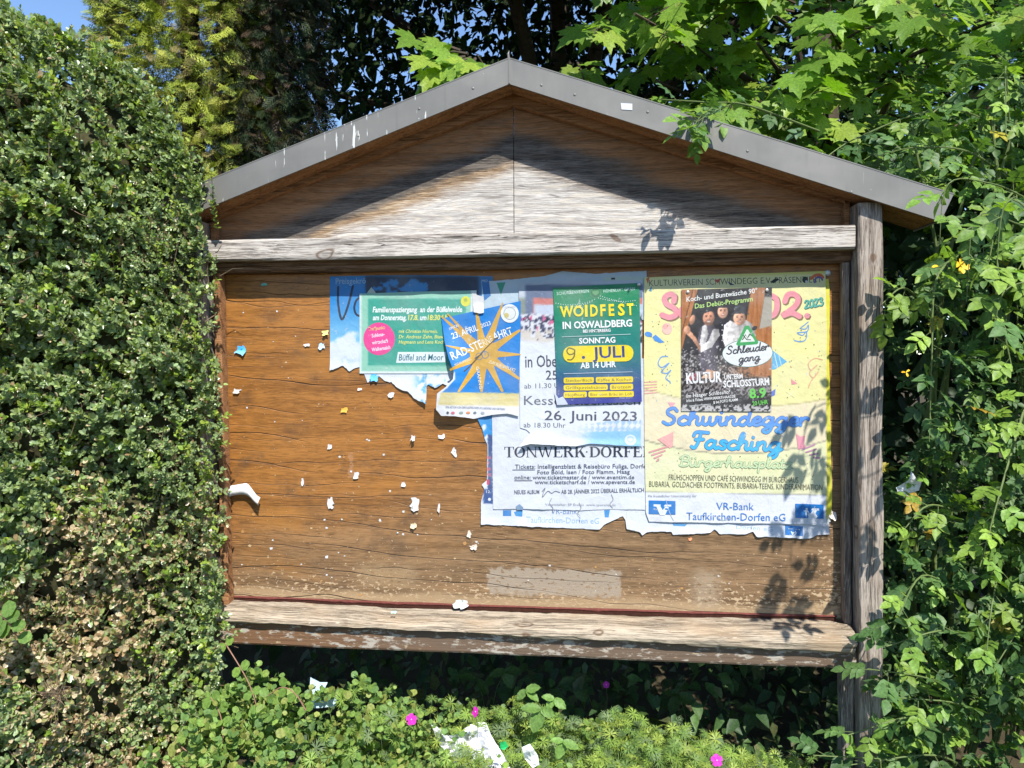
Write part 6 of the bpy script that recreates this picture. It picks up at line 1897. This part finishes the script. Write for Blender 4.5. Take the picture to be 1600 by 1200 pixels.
# canes that stand out against the mass
B0 = np.array([2.5, 0.3, 0.0])
for k in range(26):
    x = random.uniform(2.18, 2.85); z = random.uniform(0.5, 2.35); y = float(rose_front(np.array(x), np.array(z))) - random.uniform(0.0, 0.08)
    if x < 2.4 and z > 1.7: continue
    if x < 2.2: y = max(y, -0.03)
    q = np.array([x, y, z])
    cane([B0 + np.array([random.uniform(-.1, .3), 0, 0.2]), (B0 + q) / 2 + np.array([0.15, 0.1, 0.55]), q + np.array([random.uniform(-.05, .2), 0.08, 0.20]), q], 11, 0.036, RL if random.random() < .6 else RG)
# hanging spray beside the post, and the sprays in front of the post's foot
cane([at(np.array(1500.0), np.array(395.0), -0.05), at(np.array(1462.0), np.array(440.0), -0.16), at(np.array(1456.0), np.array(560.0), -0.20), at(np.array(1452.0), np.array(690.0), -0.20)], 17, 0.036, RG + RL)
cane([at(np.array(1500.0), np.array(800.0), 0.0), at(np.array(1450.0), np.array(790.0), -0.12), at(np.array(1410.0), np.array(830.0), -0.16)], 7, 0.036, RL)
cane([at(np.array(1600.0), np.array(640.0), -0.05), at(np.array(1565.0), np.array(760.0), -0.20), at(np.array(1530.0), np.array(890.0), -0.26)], 13, 0.036, RL)
for (u0, v0, u1, v1) in ((1440, 900, 1395, 985), (1480, 985, 1385, 1010), (1450, 1060, 1355, 1045), (1430, 1120, 1320, 1150), (1460, 1180, 1330, 1195), (1500, 1100, 1400, 1090), (1400, 1190, 1270, 1180)):
    cane([at(np.array(u0 + 60.0), np.array(v0 + 30.0), 0.05), at(np.array(float(u0)), np.array(float(v0)), -0.16), at(np.array(float(u1)), np.array(float(v1)), -0.24)], 9, 0.038, RG + RL[:2])
cane([at(np.array(1440.0), np.array(470.0), 0.05), at(np.array(1410.0), np.array(450.0), -0.12), at(np.array(1378.0), np.array(475.0), -0.15)], 6, 0.036, RL + RG)
# canes over the roof's right end and the spray that hangs over the zinc edge
ov = lambda u, v, y: at(np.array(float(u)), np.array(float(v)), y)
cane([ov(1590, 215, 0.4), ov(1480, 170, 0.15), ov(1340, 215, 0.12), ov(1270, 262, 0.05)], 16, 0.034, RG + RL)
cane([ov(1600, 300, 0.3), ov(1520, 240, 0.05), ov(1440, 230, 0.02), ov(1380, 240, 0.05)], 14, 0.032, RG)
cane([ov(1600, 120, 0.5), ov(1520, 130, 0.2), ov(1440, 190, 0.1), ov(1350, 250, 0.10)], 14, 0.032, RG + RL)
cane([ov(1600, 330, 0.1), ov(1585, 300, -0.08), ov(1560, 340, -0.12), ov(1545, 410, -0.16)], 9, 0.036, RL)
cane([ov(1280, 205, 0.35), ov(1170, 165, 0.1), ov(1110, 160, -0.02), ov(1030, 155, 0.02)], 11, 0.034, [(0.075, 0.15, 0.06), (0.09, 0.165, 0.055)])
cane([ov(1150, 160, 0.05), ov(1120, 172, -0.12), ov(1090, 190, -0.19), ov(1072, 208, -0.215)], 10, 0.036, RL, 0.002)
cane([ov(1120, 165, -0.02), ov(1092, 185, -0.185), ov(1080, 215, -0.22)], 6, 0.036, RG + RL, 0.0016)
# sprays that reach towards the viewer and shade the panel's right foot and the post
SH = np.array([-0.47, 1.0, -1.35])
for (u, v, s, L) in ((1235, 880, 0.62, 0.30), (1262, 780, 0.50, 0.20), (1252, 690, 0.45, 0.16), (1215, 960, 0.66, 0.12)):
    q = ov(u, v, 0.0) - SH * s
    cane([q + np.array([0.35, 0.30, 0.10]), q + np.array([0.15, 0.06, 0.09]), q + np.array([0.02, 0, L * 0.5]), q + np.array([0, 0, -L * 0.5])], 9, 0.036, RL + RG, 0.0025)
# the wider canopy on the far right
for k in range(330):
    x = random.uniform(2.28, 3.6); y = random.uniform(0.05, 0.9); z = 2.12 + random.random() * (0.25 + 0.55 * float(sm(np.array(x), 2.25, 2.75)))
    compound((x, y, z), unit(np.array([random.gauss(-0.2, .6), -0.5, random.gauss(0, .4)])), unit(np.array([random.gauss(0.1, .3), random.gauss(-0.4, .3), 0.8])), random.choice((2, 3)), random.uniform(0.028, 0.040), RL if random.random() < .35 else RG)
A = list(zip(*lv))
v, f, cc = leaves(OL, OLF, np.array(A[0]), np.array(A[1]), np.array(A[2]), np.array(A[3]), np.array(A[4]))
mesh_ob('foliage', v, f, M_ROSE, ROSE, cc)
for k in range(7):
    x = random.uniform(2.35, 2.8)
    q = catmull([(2.5 + random.gauss(0, .1), 0.35, -0.1), (2.45 + random.gauss(0, .15), 0.30, 0.9), (x, 0.2, 1.7), (x + random.gauss(0, .2), 0.1, 2.3)], 6)
    tube(bm, q, list(np.linspace(0.011, 0.004, len(q))), 6)
bm_ob('canes', bm, M_STEM, ROSE)


def bloom(name, c, r, nrm, npet, mat, parent=None, droop=0.2, eye=(0.75, 0.55, 0.06), wid=0.95, seed=0):
    """an open flower of npet rounded petals round a small eye"""
    rr = random.Random(seed)
    nrm = unit(np.array(nrm, float)); s = unit(np.cross(nrm, (0.2, 0.1, 1.0))); t = np.cross(nrm, s); c = np.array(c, float)
    b = bmesh.new()
    for k in range(npet):
        a = 2 * math.pi * k / npet + rr.uniform(-.12, .12); d = s * math.cos(a) + t * math.sin(a); w = np.cross(nrm, d)
        g = []
        for y, h in ((0.05, 0.10), (0.4, 0.36), (0.75, 0.46), (0.97, 0.26)):
            z = 0.25 * y - droop * y * y
            g.append([b.verts.new(c + r * (d * y + w * h * q * wid + nrm * (z + 0.06 * q * q + k * 0.012))) for q in (-1, 0, 1)])
        for e, h in zip(g, g[1:]):
            for q in (0, 1): b.faces.new((e[q], e[q + 1], h[q + 1], h[q]))
    o = bm_ob(name, b, mat, parent, tuple(c) if parent is None else None, smooth=True)
    b = bmesh.new(); bmesh.ops.create_icosphere(b, subdivisions=1, radius=r * 0.13, matrix=Matrix.Translation(Vector(c + nrm * r * 0.10)))
    bm_ob('flower_eye', b, plain('flower_eye', eye, 0.7), o, smooth=True)
    return o
bloom('flower', ov(1501, 416, -0.14), 0.024, (0.2, -1, 0.25), 4, M_YEL, ROSE, 0.1, seed=1)
bloom('flower', ov(1455, 420, -0.12), 0.022, (-0.4, -0.7, 0.7), 3, M_YEL, ROSE, 0.5, wid=0.6, seed=2)
bloom('flower', ov(1416, 582, -0.02), 0.014, (-0.3, -0.8, 0.5), 3, M_YEL, ROSE, 0.5, wid=0.5, seed=3)
bloom('flower', ov(1572, 990, -0.10), 0.012, (0.1, -0.8, 0.5), 3, M_YEL, ROSE, 0.4, wid=0.5, seed=4)

# ---- shade plants and a dark thicket behind the board
M_UND = leaf_mat('undergrowth_leaf', 0.22, 0.5, 0.3)
n = 15000
X = np.r_[rng.uniform(-3.5, 6.0, n - 6000), rng.uniform(1.9, 5.2, 6000)]; Y = np.r_[rng.uniform(0.9, 3.6, n - 6000), rng.uniform(0.75, 2.2, 6000)]; Z = rng.random(n) ** 0.8 * (1.75 + 0.75 * sm(X, 2.1, 2.6))
v, f, cc = leaves(OV, OVF, np.stack([X, Y, Z], -1), rnd_dirs(n, (0, -0.5, -0.4), 0.5), rnd_dirs(n, (0, -0.5, 0.7), 0.4), rng.uniform(0.08, 0.15, n), pick([[0.026, 0.052, 0.016], [0.036, 0.066, 0.020], [0.020, 0.040, 0.013]], n))
tag(mesh_ob('shrubbery', v, f, M_UND, None, cc, (0, 2, 0)), 'dark shrubbery filling the ground behind the board and the rose', 'shrubbery', kind='stuff')
n = 1900
X = rng.uniform(-0.05, 2.35, n); Y = rng.uniform(0.0, 0.85, n); Z = rng.random(n) * (0.44 + 0.22 * Y)
a_ = rnd_dirs(n, (0, -0.7, -0.25), 0.45); nn = rnd_dirs(n, (0, -0.35, 0.85), 0.35)
c = pick([[0.040, 0.080, 0.022], [0.055, 0.10, 0.026], [0.030, 0.060, 0.020], [0.07, 0.08, 0.03]], n)
v, f, cc = leaves(OV, OVF, np.stack([X, Y, Z], -1), a_, nn, rng.uniform(0.03, 0.07, n), c * 1.25, rng.uniform(0.9, 1.3, n))
tag(mesh_ob('undergrowth', v, f, M_UND, None, cc, (1, 0.2, 0)), 'shaded broad leaved undergrowth below the board', 'undergrowth', kind='stuff')


# ---- the strip in front: snowberry, cranesbill, bramble
def cover_h(x, y):
    h = np.interp(x, [-0.3, 0.1, 0.45, 0.8, 1.2, 1.6, 1.9, 2.3], [0.53, 0.55, 0.515, 0.475, 0.445, 0.425, 0.34, 0.27])
    return h * np.exp(-((y + 0.22) / 0.55) ** 4) - 0.16 * sm(y, -0.16, 0.06) + (fbm(x * 6, y * 6, 61, 3) - 0.5) * 0.14 - 0.05 * sm(y, -0.3, -0.8)
M_SNOW = leaf_mat('snowberry_leaf', 0.34, 0.5, 0.25, (1.2, 1.4, 0.4))
RD, RDF = spoon(0.92, 0.05, 0.06)
SNOW = empty('snowberry_shrub', (0.45, -0.25, 0.0))
tag(SNOW, 'low snowberry shrub with round light green leaves at the foot of the hedge', 'shrub')
random.seed(33)
SG = [(0.155, 0.255, 0.062), (0.185, 0.285, 0.062), (0.13, 0.225, 0.066), (0.22, 0.31, 0.066), (0.25, 0.28, 0.07)]
bm = bmesh.new(); lv = []
for k in range(520):
    x = random.uniform(0.02, 0.98) if k < 420 else random.uniform(0.6, 1.3); y = random.uniform(-0.62, -0.06)
    z = float(cover_h(np.array(x), np.array(y))) - random.random() ** 1.4 * 0.20
    L = random.uniform(0.08, 0.17); d = unit(np.array([random.gauss(0.1, .5), -0.35 + random.gauss(0, .3), 0.55 + random.gauss(0, .3)]))
    shoot(bm, np.array([x, y, z]) - d * L * 0.6, np.array([x, y, z]) + d * L * 0.4, lv, 10, (0.021 if x < 0.7 else 0.016) * random.uniform(0.7, 1.25), SG, 0.0013)
# long reddish arching twigs
def arch(P, n, size, cols):
    q = catmull(P, 6); bm2 = bmesh.new(); tube(bm2, q, list(np.linspace(0.0022, 0.0012, len(q))), 5); bm_ob('twig', bm2, M_RTW, SNOW)
    d = np.gradient(q, axis=0)
    for k in range(n):
        i = min(int((0.02 + 0.96 * (k // 2) / max((n - 1) // 2, 1)) * (len(q) - 1)), len(q) - 1); D = unit(d[i]); s = unit(np.cross(D, (0.1, -1, 0.2))) * (1 if k % 2 else -1)
        lv.append((q[i], unit(s + D * 0.25 + np.array([0, -0.15, 0])), unit(np.array([random.gauss(0, .2), -0.75, 0.55])), size * random.uniform(0.8, 1.15), np.array(random.choice(cols)) * random.uniform(.85, 1.15)))
M_RTW = plain('reddish_twig', (0.24, 0.13, 0.085), 0.7, 0.2)
arch([ov(352, 1005, -0.2), ov(385, 1060, -0.24), ov(400, 1100, -0.27), ov(412, 1150, -0.30)], 10, 0.030, [(0.15, 0.25, 0.05), (0.17, 0.27, 0.05)])
arch([ov(478, 1110, -0.28), ov(462, 1085, -0.28), ov(440, 1074, -0.27), ov(415, 1090, -0.27)], 8, 0.030, [(0.13, 0.22, 0.04)])
arch([ov(330, 1090, -0.3), ov(345, 1120, -0.33), ov(350, 1170, -0.36)], 8, 0.034, [(0.15, 0.25, 0.05)])
arch([ov(275, 1160, -0.42), ov(300, 1180, -0.42), ov(330, 1200, -0.42)], 7, 0.036, SG)
arch([ov(1, 960, -0.62), ov(15, 975, -0.62), ov(30, 1000, -0.60)], 7, 0.044, [(0.13, 0.22, 0.05)])
A = list(zip(*lv))
v, f, cc = leaves(RD, RDF, np.array(A[0]), np.array(A[1]), np.array(A[2]), np.array(A[3]), np.array(A[4]))
mesh_ob('foliage', v, f, M_SNOW, SNOW, cc)
bm_ob('stems', bm, M_STEM, SNOW)

# cranesbill: deeply cut round leaves on thin stalks
tv, tf = [], []
def lobe(a, L, w):
    d = np.array([math.sin(a), math.cos(a), 0]); s = np.array([d[1], -d[0], 0]); up = np.array([0, 0, 1.0])
    b = len(tv)
    tv.extend([d * 0.03 - s * 0.02, d * 0.03 + s * 0.02, d * L * 0.55 + s * w + up * 0.05, d * L * 0.55 - s * w + up * 0.05]); tf.append((b, b + 1, b + 2, b + 3))
    for o, l in ((-0.30, 0.86), (0.0, 1.0), (0.30, 0.86)):
        e = np.array([math.sin(a + o), math.cos(a + o), 0]); b = len(tv)
        p = d * L * 0.50 + s * w * (o / 0.30) * 0.6 + up * 0.05
        n_ = np.array([e[1], -e[0], 0])
        tv.extend([p - n_ * w * 0.42, p + n_ * w * 0.42, e * L * l + n_ * w * 0.16 - up * 0.04, e * L * l - n_ * w * 0.16 - up * 0.04]); tf.append((b, b + 1, b + 2, b + 3))
for k in range(-3, 4): lobe(k * 0.80, 0.60 if abs(k) < 3 else 0.5, 0.070)
CV, CF = np.array(tv), np.array(tf)
random.seed(35)
bm = bmesh.new(); lv = []
CG = [(0.19, 0.285, 0.055), (0.22, 0.32, 0.06), (0.15, 0.24, 0.06), (0.28, 0.35, 0.065), (0.16, 0.22, 0.10)]
for k in range(2900):
    x = random.uniform(0.45, 2.05); y = random.uniform(-0.66, -0.04)
    if x < 0.85 and random.random() < 0.7: continue
    dp = random.random() ** 1.6 * 0.22
    z = float(cover_h(np.array(x), np.array(y))) - dp + 0.02 * random.random()
    p = np.array([x, y, z]); nn = unit(np.array([random.gauss(0, .4), random.gauss(-.45, .35), 0.8]))
    d = unit(np.array([random.gauss(0, 1), random.gauss(-.3, 1), random.gauss(0, .3)]))
    lv.append((p, d, nn, random.uniform(0.034, 0.056), np.array(random.choice(CG)) * random.uniform(.75, 1.2)))
    if k % 3 == 0: tube(bm, [p, p - nn * 0.05 - np.array([0, 0, 0.06])], [0.0008, 0.0009], 3)
A = list(zip(*lv))
v, f, cc = leaves(CV, CF, np.array(A[0]), np.array(A[1]), np.array(A[2]), np.array(A[3]), np.array(A[4]))
GC = mesh_ob('cranesbill_cover', v, f, M_SNOW, None, cc, (1.3, -0.3, 0))
tag(GC, 'low carpet of finely cut cranesbill leaves along the front edge', 'ground cover', kind='stuff')
bm_ob('stalks', bm, M_STEM, GC)

# single flowers on stalks
def flower(u, v, y, r, nrm, seed, label, npet=5):
    c = ov(u, v, y)
    o = bloom('cranesbill_flower', c, r, nrm, npet, M_MAG, None, 0.25, (0.7, 0.45, 0.6), seed=seed)
    b = bmesh.new(); c = np.array(c); tube(b, [c - np.array(unit(np.array(nrm, float))) * 0.001, c + np.array([0.004, 0.02, -0.05]), c + np.array([0.0, 0.03, -0.14])], [0.0011, 0.001, 0.001], 4)
    bm_ob('stalk', b, M_STEM, o)
    tag(o, label, 'flower', 'magenta cranesbill flowers')
flower(643, 1124, -0.36, 0.0165, (0.0, -0.9, 0.35), 1, 'round magenta flower facing forward, left of the crumpled white paper')
flower(742, 1112, -0.36, 0.0150, (0.9, -0.45, 0.15), 2, 'magenta flower seen from the side just above the crumpled white paper')
flower(1120, 1188, -0.36, 0.0165, (0.0, -0.85, 0.45), 3, 'magenta flower at the lower edge, below the right half of the board')
flower(947, 1070, 0.16, 0.012, (0.2, -0.8, 0.3), 4, 'dim magenta flower in the shade below the board')

# bramble
BR = empty('bramble', (1.05, -0.15, 0.0))
tag(BR, 'bramble shoot with large serrated leaves in threes right of the crumpled white paper', 'bramble')
def toothed():
    ys = np.linspace(0, 1, 9); v_ = []
    for i, y in enumerate(ys):
        h = 0.33 * math.sin(math.pi * min(y * 0.92 + 0.06, 1.0)) ** 0.8 * (1 - 0.15 * y); tooth = 0.025 if i % 2 else -0.012
        z = -0.12 * y * y
        v_ += [(-(h + tooth), y, z + 0.05), (-h * 0.5, y, z + 0.012 * (1 if i % 2 else -1)), (0, y + 0.02, z - 0.02), (h * 0.5, y, z + 0.012 * (1 if i % 2 else -1)), (h + tooth, y, z + 0.05)]
    f_ = []
    for i in range(8):
        for k in range(4): a = i * 5 + k; f_.append((a, a + 1, a + 6, a + 5))
    return np.array(v_), np.array(f_)
TV_, TF_ = toothed()
random.seed(44)
bm = bmesh.new(); lv = []
for (u, v, y, sz, dark_) in ((822, 1078, -0.16, 0.050, .7), (845, 1108, -0.30, 0.056, 1), (866, 1092, -0.26, 0.046, 1), (790, 1048, 0.10, 0.065, .3), (900, 1062, 0.16, 0.07, .3), (745, 1062, 0.12, 0.06, .3), (1060, 1085, 0.2, 0.07, .3), (985, 1120, 0.05, 0.055, .4), (1180, 1110, 0.15, 0.065, .3), (880, 1158, -0.34, 0.045, 1.1)):
    c = ov(u, v, y)
    b0 = c + np.array([random.gauss(0, .05), 0.12, -0.22])
    bm = bmesh.new(); tube(bm, [b0, (b0 + c) / 2 + np.array([0, 0, .03]), c], [0.002, 0.0018, 0.0014], 5); bm_ob('stem', bm, M_STEM, BR)
    tw = random.uniform(-0.7, 0.7); shade_mul = 0.55 if y > 0 else 1.0  # leaves below the board have shade put into their colour
    for a in (-0.95 + tw, 0.05 + tw, 1.0 + tw):
        d = unit(np.array([math.sin(a), -0.25, -0.55 * math.cos(a) - 0.1 + 0.5 * abs(math.sin(a))]))
        lv.append((c, d, unit(np.array([random.gauss(0, .35), -0.5 + random.gauss(0, .3), 0.75])), sz * random.uniform(0.8, 1.2), np.array((0.15, 0.26, 0.06)) * (0.6 + 0.4 * dark_) * random.uniform(.8, 1.2) * shade_mul))
A = list(zip(*lv))
v, f, cc = leaves(TV_, TF_, np.array(A[0]), np.array(A[1]), np.array(A[2]), np.array(A[3]), np.array(A[4]))
mesh_ob('leaves', v, f, M_SNOW, BR, cc)

# ------------------------------------------------------------------ litter
def crumple(name, pts, y, th, label, seed, col=(0.80, 0.80, 0.80), amp=0.03, n=18, tilt=0.0):
    """a crushed sheet: an outline in survey points, filled with a creased grid"""
    from mathutils.geometry import tessellate_polygon
    pts = np.array(pts, float)
    b = bmesh.new()
    f_ = tessellate_polygon([[Vector((x, yv, 0)) for x, yv in pts]])
    v_, f_ = refine(pts, [tuple(t) for t in f_], 9.0)
    cre = np.abs(vn(v_[:, 0] / 13 + v_[:, 1] / 30, v_[:, 1] / 17, seed) - 0.5) * 2 + 0.5 * np.abs(vn(v_[:, 0] / 6, v_[:, 1] / 8 + v_[:, 0] / 20, seed + 3) - 0.5)
    P_ = at(v_[:, 0], v_[:, 1], y - amp * cre + tilt * (v_[:, 1].max() - v_[:, 1]) * 0.0022)
    o = mesh_ob(name, P_, f_, plain(name + '_paper', col, 0.7, 0.2, 0.04, 60), None, None, P_.mean(0))
    return tag(o, label, 'litter')
crumple('crumpled_paper', [(674, 1132), (684, 1136), (700, 1150), (715, 1146), (735, 1132), (752, 1127), (760, 1130), (768, 1150), (784, 1175), (800, 1205), (784, 1222), (740, 1215), (712, 1195), (698, 1178), (684, 1160)], -0.40, 0.0, 'crumpled white paper lying among the leaves at the bottom', 3, (0.70, 0.70, 0.72), 0.06, tilt=1.0)
crumple('crumpled_paper', [(815, 1168), (828, 1162), (840, 1180), (843, 1195), (832, 1200), (820, 1185)], -0.40, 0.0, 'smaller white paper scrap half hidden right of the green plastic bit', 5, (0.78, 0.80, 0.76), 0.03)
crumple('plastic_scrap', [(781, 1160), (790, 1158), (794, 1166), (788, 1172), (782, 1170)], -0.42, 0.0, 'small bright green plastic bit beside the crumpled white paper', 7, (0.03, 0.50, 0.14), 0.012)
crumple('torn_poster', [(485, 1058), (500, 1066), (512, 1066), (508, 1074), (516, 1080), (526, 1094), (524, 1103), (502, 1106), (482, 1107)], -0.14, 0.0, 'pale blue torn poster corner standing in the leaves below the board', 8, (0.40, 0.52, 0.58), 0.02, tilt=0.6)
crumple('paper_tissue', [(1400, 762), (1420, 750), (1424, 736), (1432, 748), (1440, 752), (1436, 766), (1424, 770), (1426, 780), (1412, 778), (1404, 772)], 0.02, 0.0, 'white paper tissue caught in the rose bush right of the post', 9, (0.78, 0.79, 0.80), 0.02)
bpy.data.objects.remove(FONT_OB, do_unlink=True)
for c_ in list(bpy.data.curves):
    if c_.users == 0: bpy.data.curves.remove(c_)
